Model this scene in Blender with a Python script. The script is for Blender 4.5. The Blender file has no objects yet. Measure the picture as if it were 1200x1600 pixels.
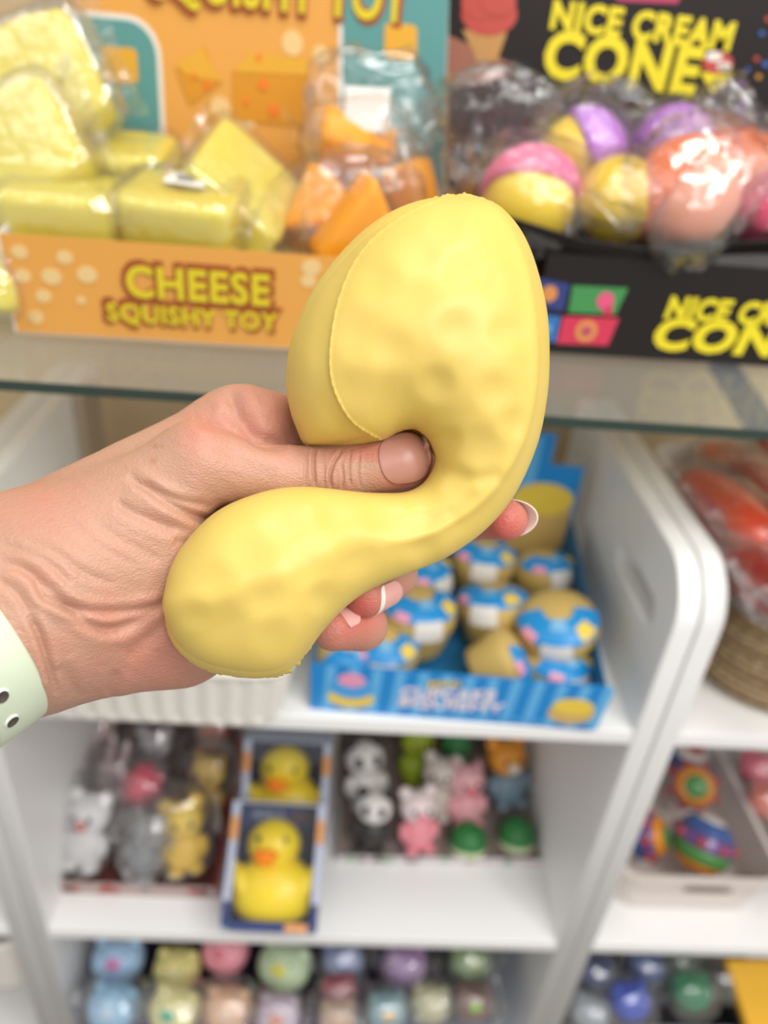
import bpy, bmesh, math, random
import numpy as np
from mathutils import Vector, Matrix, Euler, noise
from mathutils.bvhtree import BVHTree

# ------------------------------------------------------------------ camera, light, exposure
SC = bpy.context.scene
COL = SC.collection
F = 1186.0                       # focal length in pixels of the 1200x1600 frame
CAMZ = 1.5
ex = np.array([19500., 1200., 1186.]); ex /= np.linalg.norm(ex)
dn = np.array([-190., 1950., 1186.]); dn /= np.linalg.norm(dn)
dn -= ex * ex.dot(dn); dn /= np.linalg.norm(dn)
ey = np.cross(-dn, ex)
ROT = np.array([ex, ey, -dn])    # rows: world axes in camera coordinates (x right, y down, z forward)

cd = bpy.data.cameras.new('camera'); cam = bpy.data.objects.new('camera', cd); COL.objects.link(cam)
cd.sensor_fit = 'VERTICAL'; cd.sensor_height = 36.0; cd.lens = 36.0 * F / 1600.0
cd.clip_start = 0.01
m = Matrix.Identity(4)
cx_, cy_, cz_ = ROT[:, 0], -ROT[:, 1], -ROT[:, 2]
for i in range(3):
    m[i][0] = cx_[i]; m[i][1] = cy_[i]; m[i][2] = cz_[i]
m[2][3] = CAMZ
cam.matrix_world = m
SC.camera = cam
cd.dof.use_dof = True
cd.dof.focus_distance = 0.285
cd.dof.aperture_fstop = cd.lens / 1000.0 / 0.0056

SC.view_settings.view_transform = 'Standard'
SC.view_settings.look = 'None'
SC.view_settings.gamma = 1.0
SC.view_settings.use_curve_mapping = False
SC.view_settings.exposure = 0.13
SC.cycles.use_denoising = True
SC.cycles.transparent_max_bounces = 16
SC.cycles.max_bounces = 8
SC.cycles.sample_clamp_indirect = 6.0

wd = bpy.data.worlds.new('shop_air'); SC.world = wd; wd.use_nodes = True
bg = wd.node_tree.nodes['Background']
bg.inputs[0].default_value = (1.0, 0.985, 0.965, 1); bg.inputs[1].default_value = 0.56

def area(loc, target, sx, sy, power, color=(1, .97, .93)):
    l = bpy.data.lights.new('ceiling_lamp', 'AREA'); l.shape = 'RECTANGLE'
    l.size = sx; l.size_y = sy; l.energy = power; l.color = color
    o = bpy.data.objects.new('ceiling_lamp', l); COL.objects.link(o)
    o.location = loc
    o.rotation_euler = (Vector(target) - Vector(loc)).to_track_quat('-Z', 'Y').to_euler()
    return o
area((0.9, -0.6, 2.75), (0.1, 0.5, 1.0), 1.2, 0.5, 21)
area((-0.9, -0.3, 2.75), (-0.1, 0.6, 1.0), 1.2, 0.5, 3.5)
area((0.15, 0.35, 2.75), (0.1, 0.5, 1.0), 0.5, 0.3, 8)
for lx, ly in ((0.3, -1.4), (1.0, -1.7), (1.6, -1.0)):
    area((lx, ly, 2.7), (lx * .3, .6, .8), 0.25, 0.25, 6)

# ------------------------------------------------------------------ helpers
def WY(u, v, Y):
    r = ROT @ np.array([u - 600., v - 800., F]); r = r * Y / r[1]
    return Vector((r[0], r[1], r[2] + CAMZ))
def WZ(u, v, Z):
    r = ROT @ np.array([u - 600., v - 800., F]); r = r * (Z - CAMZ) / r[2]
    return Vector((r[0], r[1], Z))
def WX(u, v, X):
    r = ROT @ np.array([u - 600., v - 800., F]); r = r * X / r[0]
    return Vector((r[0], r[1], r[2] + CAMZ))

def on_panel(p, q):
    b = (p.z - q[0].z) / (q[3].z - q[0].z); l = q[0].x + (q[3].x - q[0].x) * b; r = q[1].x + (q[2].x - q[1].x) * b
    return ((p.x - l) / (r - l), b)
def edge_at(u0, v0, u1, v1, Y, z):
    p, q = WY(u0, v0, Y), WY(u1, v1, Y); return p.x + (q.x - p.x) * (z - p.z) / (q.z - p.z)
def lin(c):
    if isinstance(c, str):
        c = [int(c[i:i + 2], 16) / 255 for i in (0, 2, 4)]
    return tuple(((x / 12.92) if x <= .04045 else ((x + .055) / 1.055) ** 2.4) for x in c[:3]) + (1.0,)

R_ = math.radians
MATS = {}
def mat(name, col, rough=.5, spec=.5, sss=0, sssr=(1, .5, .25), sscale=.01, bump=None, vary=0, coat=0, metal=0):
    if name in MATS: return MATS[name]
    M = bpy.data.materials.new(name); M.use_nodes = True
    nt = M.node_tree; b = nt.nodes['Principled BSDF']
    b.inputs['Base Color'].default_value = lin(col)
    b.inputs['Roughness'].default_value = rough
    b.inputs['Specular IOR Level'].default_value = spec
    b.inputs['Metallic'].default_value = metal
    if coat: b.inputs['Coat Weight'].default_value = coat; b.inputs['Coat Roughness'].default_value = .1
    if sss:
        b.inputs['Subsurface Weight'].default_value = sss
        b.inputs['Subsurface Radius'].default_value = sssr
        b.inputs['Subsurface Scale'].default_value = sscale
    tc = None
    if bump or vary:
        tc = nt.nodes.new('ShaderNodeTexCoord')
    if vary:
        n = nt.nodes.new('ShaderNodeTexNoise'); n.inputs['Scale'].default_value = 14
        n.inputs['Detail'].default_value = 4
        nt.links.new(tc.outputs['Object'], n.inputs['Vector'])
        mx = nt.nodes.new('ShaderNodeMix'); mx.data_type = 'RGBA'; mx.blend_type = 'MULTIPLY'
        mx.inputs[0].default_value = 1
        rp = nt.nodes.new('ShaderNodeValToRGB')
        rp.color_ramp.elements[0].color = (1 - vary, 1 - vary, 1 - vary, 1); rp.color_ramp.elements[0].position = .3
        rp.color_ramp.elements[1].position = .7
        nt.links.new(n.outputs['Fac'], rp.inputs[0])
        mx.inputs[6].default_value = lin(col)
        nt.links.new(rp.outputs[0], mx.inputs[7]); nt.links.new(mx.outputs[2], b.inputs['Base Color'])
    if bump:
        sc_, st, di = bump
        n = nt.nodes.new('ShaderNodeTexNoise'); n.inputs['Scale'].default_value = sc_
        n.inputs['Detail'].default_value = 3
        nt.links.new(tc.outputs['Object'], n.inputs['Vector'])
        bp = nt.nodes.new('ShaderNodeBump'); bp.inputs['Strength'].default_value = st; bp.inputs['Distance'].default_value = di
        nt.links.new(n.outputs['Fac'], bp.inputs['Height']); nt.links.new(bp.outputs[0], b.inputs['Normal'])
    MATS[name] = M
    return M

def film_mat(name, tint=(1, 1, 1), gloss=.05, rough=.1, haze=.05, scale=60, bdist=.002, edge=.38):
    if name in MATS: return MATS[name]
    M = bpy.data.materials.new(name); M.use_nodes = True; nt = M.node_tree; nt.nodes.clear()
    N = nt.nodes.new
    out = N('ShaderNodeOutputMaterial'); tr = N('ShaderNodeBsdfTransparent'); tr.inputs[0].default_value = (*tint, 1)
    gl = N('ShaderNodeBsdfGlossy'); gl.inputs['Roughness'].default_value = rough
    df = N('ShaderNodeBsdfDiffuse'); df.inputs[0].default_value = (.9, .9, .9, 1)
    lw = N('ShaderNodeLayerWeight'); lw.inputs['Blend'].default_value = .35
    ma = N('ShaderNodeMath'); ma.operation = 'MULTIPLY_ADD'; ma.inputs[1].default_value = edge; ma.inputs[2].default_value = gloss
    tc = N('ShaderNodeTexCoord'); no = N('ShaderNodeTexNoise'); no.inputs['Scale'].default_value = scale
    no.inputs['Detail'].default_value = 4; no.inputs['Distortion'].default_value = 1.2
    bp = N('ShaderNodeBump'); bp.inputs['Strength'].default_value = 1; bp.inputs['Distance'].default_value = bdist
    L = nt.links.new
    L(tc.outputs['Object'], no.inputs['Vector']); L(no.outputs['Fac'], bp.inputs['Height'])
    L(bp.outputs[0], gl.inputs['Normal']); L(bp.outputs[0], lw.inputs['Normal'])
    L(lw.outputs['Facing'], ma.inputs[0])
    m1 = N('ShaderNodeMixShader'); m2 = N('ShaderNodeMixShader')
    m1.inputs[0].default_value = haze
    L(tr.outputs[0], m1.inputs[1]); L(df.outputs[0], m1.inputs[2])
    cl = N('ShaderNodeClamp'); cl.inputs['Max'].default_value = .85
    L(ma.outputs[0], cl.inputs[0])
    L(cl.outputs[0], m2.inputs[0]); L(m1.outputs[0], m2.inputs[1]); L(gl.outputs[0], m2.inputs[2])
    L(m2.outputs[0], out.inputs[0])
    MATS[name] = M
    return M

class MB:
    """collects geometry and links it as one mesh object"""
    def __init__(s): s.v = []; s.f = []; s.mi = []; s.sm = []
    def add(s, verts, faces, mi=0, M=None, smooth=True):
        o = len(s.v)
        for p in verts:
            p = Vector(p)
            s.v.append(M @ p if M is not None else p)
        for f in faces:
            s.f.append([i + o for i in f]); s.mi.append(mi); s.sm.append(smooth)
        return s
    def box(s, c, d, mi=0, M=None, taper=1.0):
        x, y, z = d[0] / 2, d[1] / 2, d[2] / 2
        V = []
        for sz in (-1, 1):
            t = taper if sz < 0 else 1
            for sx, sy in ((-1, -1), (1, -1), (1, 1), (-1, 1)):
                V.append((c[0] + sx * x * t, c[1] + sy * y * t, c[2] + sz * z))
        s.add(V, [(0, 3, 2, 1), (4, 5, 6, 7), (0, 1, 5, 4), (1, 2, 6, 5), (2, 3, 7, 6), (3, 0, 4, 7)], mi, M, False)
        return s
    def panel(s, q, t, mi=0):
        """cardboard sheet: four corners counter-clockwise seen from its face, thickness t behind it"""
        q = [Vector(p) for p in q]
        n = (q[1] - q[0]).cross(q[3] - q[0]).normalized()
        V = q + [p - n * t for p in q]
        s.add(V, [(0, 1, 2, 3), (7, 6, 5, 4), (0, 4, 5, 1), (1, 5, 6, 2), (2, 6, 7, 3), (3, 7, 4, 0)], mi, None, False)
        return s
    def poly(s, q, pts, lift, mi=0, thick=.0008):
        """flat print: 2D points (0..1 over the panel q), raised by lift"""
        q = [Vector(p) for p in q]
        n = (q[1] - q[0]).cross(q[3] - q[0]).normalized()
        def at(a, b, h): return q[0] * (1 - a) * (1 - b) + q[1] * a * (1 - b) + q[2] * a * b + q[3] * (1 - a) * b + n * h
        k = len(pts)
        V = [at(a, b, lift) for a, b in pts] + [at(a, b, lift - thick) for a, b in pts]
        s.add(V, [list(range(k))] + [(i, i + k, (i + 1) % k + k, (i + 1) % k) for i in range(k)], mi, None, False)
        return s
    def lathe(s, prof, seg=32, mi=0, M=None, sx=1, sy=1):
        V = []; Fc = []; k = len(prof)
        for i in range(seg):
            a = 2 * math.pi * i / seg
            for r, z in prof: V.append((r * math.cos(a) * sx, r * math.sin(a) * sy, z))
        for i in range(seg):
            j = (i + 1) % seg
            for t in range(k - 1):
                Fc.append((i * k + t, j * k + t, j * k + t + 1, i * k + t + 1))
        s.add(V, Fc, mi, M); return s
    def blob(s, c, d, e=1.0, mi=0, M=None, nu=28, nv=16, fn=None):
        """superellipsoid; e<1 is boxier; fn(p, n)->scale offset"""
        V = []; Fc = []
        sg = lambda x, p: math.copysign(abs(x) ** p, x)
        for j in range(nv + 1):
            ph = -math.pi / 2 + math.pi * j / nv
            for i in range(nu):
                th = 2 * math.pi * i / nu
                p = Vector((sg(math.cos(ph), e) * sg(math.cos(th), e), sg(math.cos(ph), e) * sg(math.sin(th), e), sg(math.sin(ph), e)))
                k = 1 + (fn(p) if fn else 0)
                V.append((c[0] + p.x * d[0] * k, c[1] + p.y * d[1] * k, c[2] + p.z * d[2] * k))
        for j in range(nv):
            for i in range(nu):
                i2 = (i + 1) % nu
                Fc.append((j * nu + i, j * nu + i2, (j + 1) * nu + i2, (j + 1) * nu + i))
        s.add(V, Fc, mi, M); return s
    def tube(s, pts, r, seg=10, mi=0):
        pts = [Vector(p) for p in pts]; V = []; Fc = []
        n = len(pts); up = Vector((0, 0, 1))
        rs = r if isinstance(r, (list, tuple)) else [r] * n
        for i, p in enumerate(pts):
            d = (pts[min(i + 1, n - 1)] - pts[max(i - 1, 0)]).normalized()
            a = d.cross(up)
            if a.length < .1: a = d.cross(Vector((1, 0, 0)))
            a.normalize(); b = d.cross(a)
            for k in range(seg):
                t = 2 * math.pi * k / seg
                V.append(p + (a * math.cos(t) + b * math.sin(t)) * rs[i])
        for i in range(n - 1):
            for k in range(seg):
                k2 = (k + 1) % seg
                Fc.append((i * seg + k, i * seg + k2, (i + 1) * seg + k2, (i + 1) * seg + k))
        Fc.append(list(range(seg))[::-1]); Fc.append([(n - 1) * seg + k for k in range(seg)])
        s.add(V, Fc, mi); return s
    def build(s, name, mats, parent=None, bevel=0, fix=True):
        me = bpy.data.meshes.new(name)
        me.from_pydata([tuple(p) for p in s.v], [], s.f)
        if not isinstance(mats, (list, tuple)): mats = [mats]
        for x in mats: me.materials.append(x)
        me.polygons.foreach_set('material_index', s.mi)
        me.polygons.foreach_set('use_smooth', s.sm)
        if fix:
            b = bmesh.new(); b.from_mesh(me)
            bmesh.ops.remove_doubles(b, verts=b.verts, dist=1e-6)
            bmesh.ops.recalc_face_normals(b, faces=b.faces)
            b.to_mesh(me); b.free()
        me.update()
        o = bpy.data.objects.new(name, me); COL.objects.link(o)
        if parent: o.parent = parent
        if bevel:
            bv = o.modifiers.new('bevel', 'BEVEL'); bv.width = bevel; bv.segments = 2; bv.limit_method = 'ANGLE'
        return o

def tag(o, label=None, cat=None, group=None, kind=None):
    if label: o['label'] = label
    if cat: o['category'] = cat
    if group: o['group'] = group
    if kind: o['kind'] = kind
    return o
def thing(name, label, cat, loc=(0, 0, 0), rot=(0, 0, 0), group=None, scale=1):
    o = bpy.data.objects.new(name, None); COL.objects.link(o); o.empty_display_size = .02
    o.location = loc; o.rotation_euler = rot
    if scale != 1: o.scale = (scale,) * 3
    return tag(o, label, cat, group)
def dup(root, label, loc, rot=(0, 0, 0), scale=1, group=None):
    r = root.copy(); COL.objects.link(r); r.location = loc; r.rotation_euler = rot; r.scale = (scale,) * 3
    r['label'] = label
    if group: r['group'] = group
    for ch in list(root.children):
        c = ch.copy(); COL.objects.link(c); c.parent = r
        for g in list(ch.children):
            d = g.copy(); COL.objects.link(d); d.parent = c
    return r

def curve_mesh(name, cu, mats, parent, M):
    ob = bpy.data.objects.new('tmp', cu); COL.objects.link(ob)
    dg = bpy.context.evaluated_depsgraph_get(); dg.update()
    me = bpy.data.meshes.new_from_object(ob.evaluated_get(dg))
    bpy.data.objects.remove(ob)
    me.name = name; me.materials.clear(); me.materials.append(mats)
    if M is not None: me.transform(M)
    o = bpy.data.objects.new(name, me); COL.objects.link(o)
    if parent: o.parent = parent
    return o
def frame(o, xdir, updir):
    x = Vector(xdir).normalized(); y = Vector(updir).normalized(); z = x.cross(y).normalized(); y = z.cross(x)
    M = Matrix.Identity(4)
    for i in range(3): M[i][0] = x[i]; M[i][1] = y[i]; M[i][2] = z[i]; M[i][3] = o[i]
    return M
def text(body, q, a, b, width, height, mats, parent, offs=.0, lift=.001, ext=.0004, name='lettering', shear=0, rot=0):
    """raised print centred at (a,b) of panel q, fitted to width x height metres"""
    q = [Vector(p) for p in q]
    c = q[0] * (1 - a) * (1 - b) + q[1] * a * (1 - b) + q[2] * a * b + q[3] * (1 - a) * b
    n = (q[1] - q[0]).cross(q[3] - q[0]).normalized()
    cu = bpy.data.curves.new(name, 'FONT'); cu.body = body; cu.align_x = 'CENTER'; cu.align_y = 'CENTER'
    cu.size = 1; cu.offset = offs; cu.extrude = ext / max(height, .001) * .7; cu.resolution_u = 3; cu.shear = shear
    cu.space_character = 1.08
    o = curve_mesh(name, cu, mats, parent, None)
    me = o.data
    co = np.array([v.co for v in me.vertices]) if len(me.vertices) else np.zeros((1, 3))
    mn, mx = co.min(0), co.max(0)
    sx = width / (mx[0] - mn[0]); sy = height / (mx[1] - mn[1])
    S = Matrix.Diagonal((sx, sy, height, 1)) @ Matrix.Translation((-(mn[0] + mx[0]) / 2, -(mn[1] + mx[1]) / 2, 0))
    me.transform(frame(c + n * lift, q[1] - q[0], q[3] - q[0]) @ Matrix.Rotation(rot, 4, 'Z') @ S)
    return o
def circ(cx, cy, rx, ry, k=16, a0=0, a1=2 * math.pi):
    return [(cx + rx * math.cos(a0 + (a1 - a0) * i / k), cy + ry * math.sin(a0 + (a1 - a0) * i / k)) for i in range(k)]
def rrect(x0, y0, x1, y1, rx, ry, corners=(1, 1, 1, 1)):
    P = []
    for (cx, cy, a, on, px, py) in ((x1 - rx, y0 + ry, -90, corners[1], x1, y0), (x1 - rx, y1 - ry, 0, corners[2], x1, y1),
                            (x0 + rx, y1 - ry, 90, corners[3], x0, y1), (x0 + rx, y0 + ry, 180, corners[0], x0, y0)):
        if on:
            for i in range(6):
                t = math.radians(a + 18 * i); P.append((cx + rx * math.cos(t), cy + ry * math.sin(t)))
        else: P.append((px, py))
    return P

# ------------------------------------------------------------------ materials
white_lam = mat('white laminate', 'F3F3F2', .38, .4, bump=(3, .05, .001))
card_white = mat('white card', 'E6E2DE', .6)
card_grey = mat('grey card inside', 'B9A89B', .8)
film = film_mat('clear wrap', gloss=.13, haze=.02, edge=.45, rough=.07, scale=40, bdist=.003)
film_soft = film_mat('soft clear wrap', gloss=.04, rough=.16, haze=.015, scale=45, edge=.32)
film_dark = film_mat('crisp clear wrap', gloss=.06, rough=.07, haze=.012, scale=70, edge=.42, bdist=.003)
lab_white = mat('paper label', 'E4E0DA', .6)
ink = mat('black ink', '22201E', .6)

# ------------------------------------------------------------------ setting
def struct(name, mb, mats, bevel=0):
    o = mb.build(name, mats, None, bevel); return tag(o, None, None, None, 'structure')
wall_m = mat('warm beige wall', 'C9B28E', .75, .25, vary=.05)
WALLY = 1.12
struct('wall_back', MB().box((0, WALLY + .05, 1.4), (5, .1, 2.8)), wall_m)
struct('floor', MB().box((0, -.4, -.05), (5, 3.1, .1)), mat('grey floor tile', '9A948C', .45, vary=.1))

# glass shelf
glass_face = film_mat('glass shelf face', tint=(.97, .985, .965), gloss=.01, rough=.08, haze=.07, scale=2, bdist=.0001, edge=.09)
glass_edge = mat('dark green glass edge', '26382F', .15, .6)
ZG = CAMZ - .2196
g0, g1 = .500, 1.11
gs = MB()
gs.add([(-1.1, g0, ZG), (1.1, g0 + .022, ZG), (1.1, g1, ZG), (-1.1, g1, ZG)], [(0, 1, 2, 3)], 0, None, False)
gs.add([(-1.1, g0, ZG - .008), (1.1, g0 + .022, ZG - .008), (1.1, g1, ZG - .008), (-1.1, g1, ZG - .008)], [(3, 2, 1, 0)], 0, None, False)
gs.add([(-1.1, g0, ZG), (-1.1, g0, ZG - .008), (1.1, g0 + .022, ZG - .008), (1.1, g0 + .022, ZG)], [(0, 1, 2, 3)], 1, None, False)
gs.add([(-1.1, g1, ZG), (-1.1, g1, ZG - .008), (1.1, g1, ZG - .008), (1.1, g1, ZG)], [(3, 2, 1, 0)], 1, None, False)
o = gs.build('glass_shelf', [glass_face, glass_edge], None, 0, False)
tag(o, 'long clear glass shelf with dark green front edge carrying the printed display boxes', 'shelf')

# ------------------------------------------------------------------ shelving units
S1, S2, S3 = .862, .428, .05
YF, YB = .60, 1.06
PTOP = 1.080
def side_panel(parent, x0, x1, slot=True, slot_at=(.715, .992)):
    cu = bpy.data.curves.new('side_panel', 'CURVE'); cu.dimensions = '2D'; cu.fill_mode = 'BOTH'
    def spline(pts):
        sp = cu.splines.new('POLY'); sp.points.add(len(pts) - 1)
        for i, (a, b) in enumerate(pts): sp.points[i].co = (a, b, 0, 1)
        sp.use_cyclic_u = True
    r = .065; P = [(YF, 0.0), (YB, 0.0), (YB, PTOP)]
    for i in range(13):
        t = math.radians(90 + 90 * i / 12); P.append((YF + r + r * math.cos(t), PTOP - r + r * math.sin(t)))
    spline(P)
    if slot:
        cy, cz = slot_at; w, h = .050, .0175
        Q = []
        for a0, cxx in ((-90, cy + w), (90, cy - w)):
            for i in range(9):
                t = math.radians(a0 + 180 * i / 8); Q.append((cxx + h * math.cos(t), cz + h * math.sin(t)))
        spline(Q)
    cu.extrude = (x1 - x0) / 2 - .0015; cu.bevel_depth = .002; cu.bevel_resolution = 2; cu.offset = -.002
    M = Matrix(((0, 0, 1, (x0 + x1) / 2), (1, 0, 0, 0), (0, 1, 0, 0), (0, 0, 0, 1)))
    return curve_mesh('side_panel', cu, white_lam, parent, M)
def unit(label, xl, xr, rl=.0235, left=True, right=True):
    t = thing('shelving_unit', label, 'shelving unit', (0, 0, 0), group='white shelving units')
    if left: side_panel(t, xl - rl, xl, False)
    if right: side_panel(t, xr, xr + rl)
    for z in (S1, S2, S3):
        MB().box(((xl + xr) / 2, (YF + YB) / 2 + .001, z - .0105), (xr - xl, YB - YF - .004, .021)).build('shelf', white_lam, t, .002)
    MB().box(((xl + xr) / 2, YB - .004, .50), (xr - xl, .008, .74)).build('back_panel', white_lam, t)
    return t
unit('middle white shelving unit holding the blue cupcake box and the boxed rubber ducks', -.363, .353)
unit('white shelving unit at the right edge holding the rope basket and the perforated bin', .404, 1.12)
unit('white shelving unit at the far left, mostly cut off by the frame', -1.13, -.4135)

# ------------------------------------------------------------------ the hand and the squeezed toy, modelled at arm's length
# hand space: u, v in frame pixels at 0.30 m, w in the same unit towards the viewer (1 unit = 0.253 mm)
D0 = .30; PX = D0 / F
def HW3(P):
    P = np.asarray(P, float).reshape(-1, 3); d = D0 - P[:, 2] * PX
    C_ = np.stack([(P[:, 0] - 600) / F * d, (P[:, 1] - 800) / F * d, d], 1)
    Wd_ = C_ @ ROT.T; Wd_[:, 2] += CAMZ
    return Wd_
def np_mesh(name, V, faces, m_, parent=None, origin=None, smooth=True):
    V = np.asarray(V)
    if origin is not None: V = V - np.array(origin)
    me = bpy.data.meshes.new(name)
    Fa = np.asarray(faces, dtype=np.int32)
    me.vertices.add(len(V)); me.vertices.foreach_set('co', V.astype(np.float32).ravel())
    me.loops.add(Fa.size); me.loops.foreach_set('vertex_index', Fa.ravel())
    me.polygons.add(len(Fa)); me.polygons.foreach_set('loop_start', np.arange(len(Fa), dtype=np.int32) * Fa.shape[1])
    me.polygons.foreach_set('use_smooth', np.ones(len(Fa), bool) if smooth else np.zeros(len(Fa), bool))
    me.update(calc_edges=True); me.validate()
    for x in (m_ if isinstance(m_, list) else [m_]): me.materials.append(x)
    o = bpy.data.objects.new(name, me); COL.objects.link(o)
    if origin is not None: o.location = origin
    if parent: o.parent = parent; o.location = (0, 0, 0)
    return o
def catmull(P, n):
    P = np.asarray(P, float); k = len(P); Q = np.vstack([2 * P[0] - P[1], P, 2 * P[-1] - P[-2]])
    t = np.linspace(0, k - 1, n); i = np.minimum(t.astype(int), k - 2); f = (t - i)[:, None]
    a, b, c, d = Q[i], Q[i + 1], Q[i + 2], Q[i + 3]
    return .5 * ((2 * b) + (-a + c) * f + (2 * a - 5 * b + 4 * c - d) * f ** 2 + (-a + 3 * b - 3 * c + d) * f ** 3)
def seg_dist(U, Vv, P):
    """distance, parameter and side of points to a polyline"""
    best = np.full(U.shape, 1e9); side = np.zeros(U.shape); par = np.zeros(U.shape)
    for i in range(len(P) - 1):
        ax, ay = P[i][:2]; bx_, by = P[i + 1][:2]; dx, dy = bx_ - ax, by - ay; L = dx * dx + dy * dy
        t = np.clip(((U - ax) * dx + (Vv - ay) * dy) / L, 0, 1)
        d = np.hypot(U - ax - t * dx, Vv - ay - t * dy)
        k = d < best
        best[k] = d[k]; side[k] = np.sign(dx * (Vv - ay) - dy * (U - ax))[k]; par[k] = ((i + t) / (len(P) - 1))[k]
    return best, side, par
def vnoise(P, f, seed=0, octv=2):
    out = np.zeros(len(P))
    of = Vector((seed * 3.1, seed * 1.7, seed * 5.3))
    for i, p in enumerate(P):
        out[i] = noise.noise(Vector(p) * f + of)
    return out

# --- the toy: sections (outer point, inner point, half depth, depth centre)
S = [((257, 945), (257, 940), 1, 95), ((261, 985), (262, 900), 42, 95), ((279, 1018), (280, 860), 66, 94), ((310, 1041), (318, 816), 84, 92),
     ((350, 1054), (355, 789), 93, 88), ((402, 1060), (400, 771), 96, 82), ((447, 1050), (438, 763), 95, 76), ((480, 1018), (478, 761), 91, 68),
     ((506, 984), (520, 764), 84, 58), ((545, 944), (560, 768), 74, 46), ((590, 915), (595, 770), 66, 34), ((645, 893), (630, 769), 60, 24),
     ((702, 868), (655, 759), 58, 16), ((760, 826), (672, 740), 62, 10), ((806, 770), (680, 715), 74, 8), ((838, 700), (669, 688), 90, 8),
     ((854, 630), (658, 677), 104, 8), ((859, 560), (650, 672), 116, 8), ((854, 480), (643, 671), 126, 8), ((832, 395), (637, 672), 134, 8),
     ((802, 342), (631, 673), 140, 8), ((762, 313), (626, 675), 144, 8), ((702, 307), (620, 677), 146, 8), ((640, 318), (613, 681), 146, 8),
     ((580, 350), (606, 685), 143, 8), ((530, 398), (598, 688), 138, 8), ((486, 460), (590, 690), 130, 8), ((455, 530), (579, 692), 118, 6),
     ((447, 590), (563, 695), 98, 4), ((454, 640), (543, 697), 76, 2), ((465, 672), (520, 698), 52, 0), ((473, 690), (497, 698), 24, 0), ((482, 697), (484, 697.5), 2, 0)]
NS, NT = 620, 320
A_ = catmull([[*o_, *i_, t_, w_] for (o_, i_, t_, w_) in S], NS)
# even out the spacing of sections along the mean of both rails
dd = np.hypot(np.diff(A_[:, 0]), np.diff(A_[:, 1])) + .4 * np.hypot(np.diff(A_[:, 2]), np.diff(A_[:, 3]))
cum = np.r_[0, np.cumsum(dd)]; q = np.linspace(0, cum[-1], NS)
A_ = np.stack([np.interp(q, cum, A_[:, k]) for k in range(6)], 1)
th = np.linspace(0, 2 * np.pi, NT, endpoint=False)
O_, I_ = A_[:, None, 0:2], A_[:, None, 2:4]
cs, sn = np.cos(th)[None, :, None], np.sin(th)[None, :, None]
mid = (O_ + I_) / 2; half = (O_ - I_) / 2
P2 = mid + half * cs
s_abs = np.sign(sn) * np.abs(sn) ** .92
Wc = A_[:, None, 5:6] + A_[:, None, 4:5] * s_abs
clos = np.interp(np.arange(NS) / (NS - 1), [.38, .44, .50, .62, .74, .80], [0, .6, 1, 1, .5, 0])[:, None, None]
deep = np.clip((-52 - Wc) / 34, 0, 1); deep = deep * deep * (3 - 2 * deep)
to_hole = np.array([632., 728.]) - I_; to_hole = to_hole / (np.linalg.norm(to_hole, axis=2, keepdims=True) + 12)
P2 = P2 + to_hole * 66 * clos * deep * np.clip((.55 - cs) / 1.0, 0, 1)
G = np.concatenate([P2, Wc], 2)                      # NS x NT x 3
fi = np.arange(NS * NT).reshape(NS, NT)
a = fi[:-1]; b = fi[1:]
faces = np.stack([a, np.roll(a, -1, 1), np.roll(b, -1, 1), b], -1).reshape(-1, 4)
dS = np.gradient(G, axis=0); dT = (np.roll(G, -1, 1) - np.roll(G, 1, 1))
Nn = np.cross(dS, dT); Nn /= (np.linalg.norm(Nn, axis=2, keepdims=True) + 1e-9)
if (Nn[NS // 2, NT // 4, 2] < 0): Nn = -Nn
flip = Nn[NS // 2, NT // 4, 2]
Vf = G.reshape(-1, 3).copy(); Nf = Nn.reshape(-1, 3)
U, Vv = Vf[:, 0], Vf[:, 1]
front = np.clip((np.tile(np.sin(th), NS) - .02) * 4, 0, 1)
disp = np.zeros(len(Vf))
# dimples of the moulded shell
for (x, y, r, h) in ((683, 600, 22, 5.0), (776, 612, 24, 4), (712, 515, 26, 3.5), (792, 520, 22, 3), (560, 520, 30, 3), (612, 545, 26, 3), (610, 625, 34, 4), (545, 610, 26, 3),
                     (722, 425, 24, 4), (655, 395, 30, 3.5), (590, 440, 26, 3), (770, 440, 20, 3), (640, 460, 26, 2), (700, 350, 24, 2.5), (755, 700, 26, 4.5), (700, 690, 18, 3),
                     (800, 660, 20, 2.5), (720, 760, 22, 3.5), (660, 800, 26, 3.5), (600, 815, 24, 3.5), (665, 860, 20, 4), (560, 870, 28, 4), (520, 800, 22, 3), (440, 815, 30, 3), (480, 880, 26, 3.5),
                     (390, 860, 28, 3), (330, 905, 26, 2.5), (410, 930, 26, 3), (350, 985, 34, 4), (430, 1000, 26, 3.5), (505, 935, 20, 3.5), (300, 960, 20, 2.5)):
    disp -= h * np.exp(-((U - x) ** 2 + (Vv - y) ** 2) / (r * r) * .75) * front * 1.3
    disp += h * .16 * np.exp(-((np.hypot(U - x, Vv - y) - r * 1.5) / (r * .55)) ** 2) * front
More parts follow.
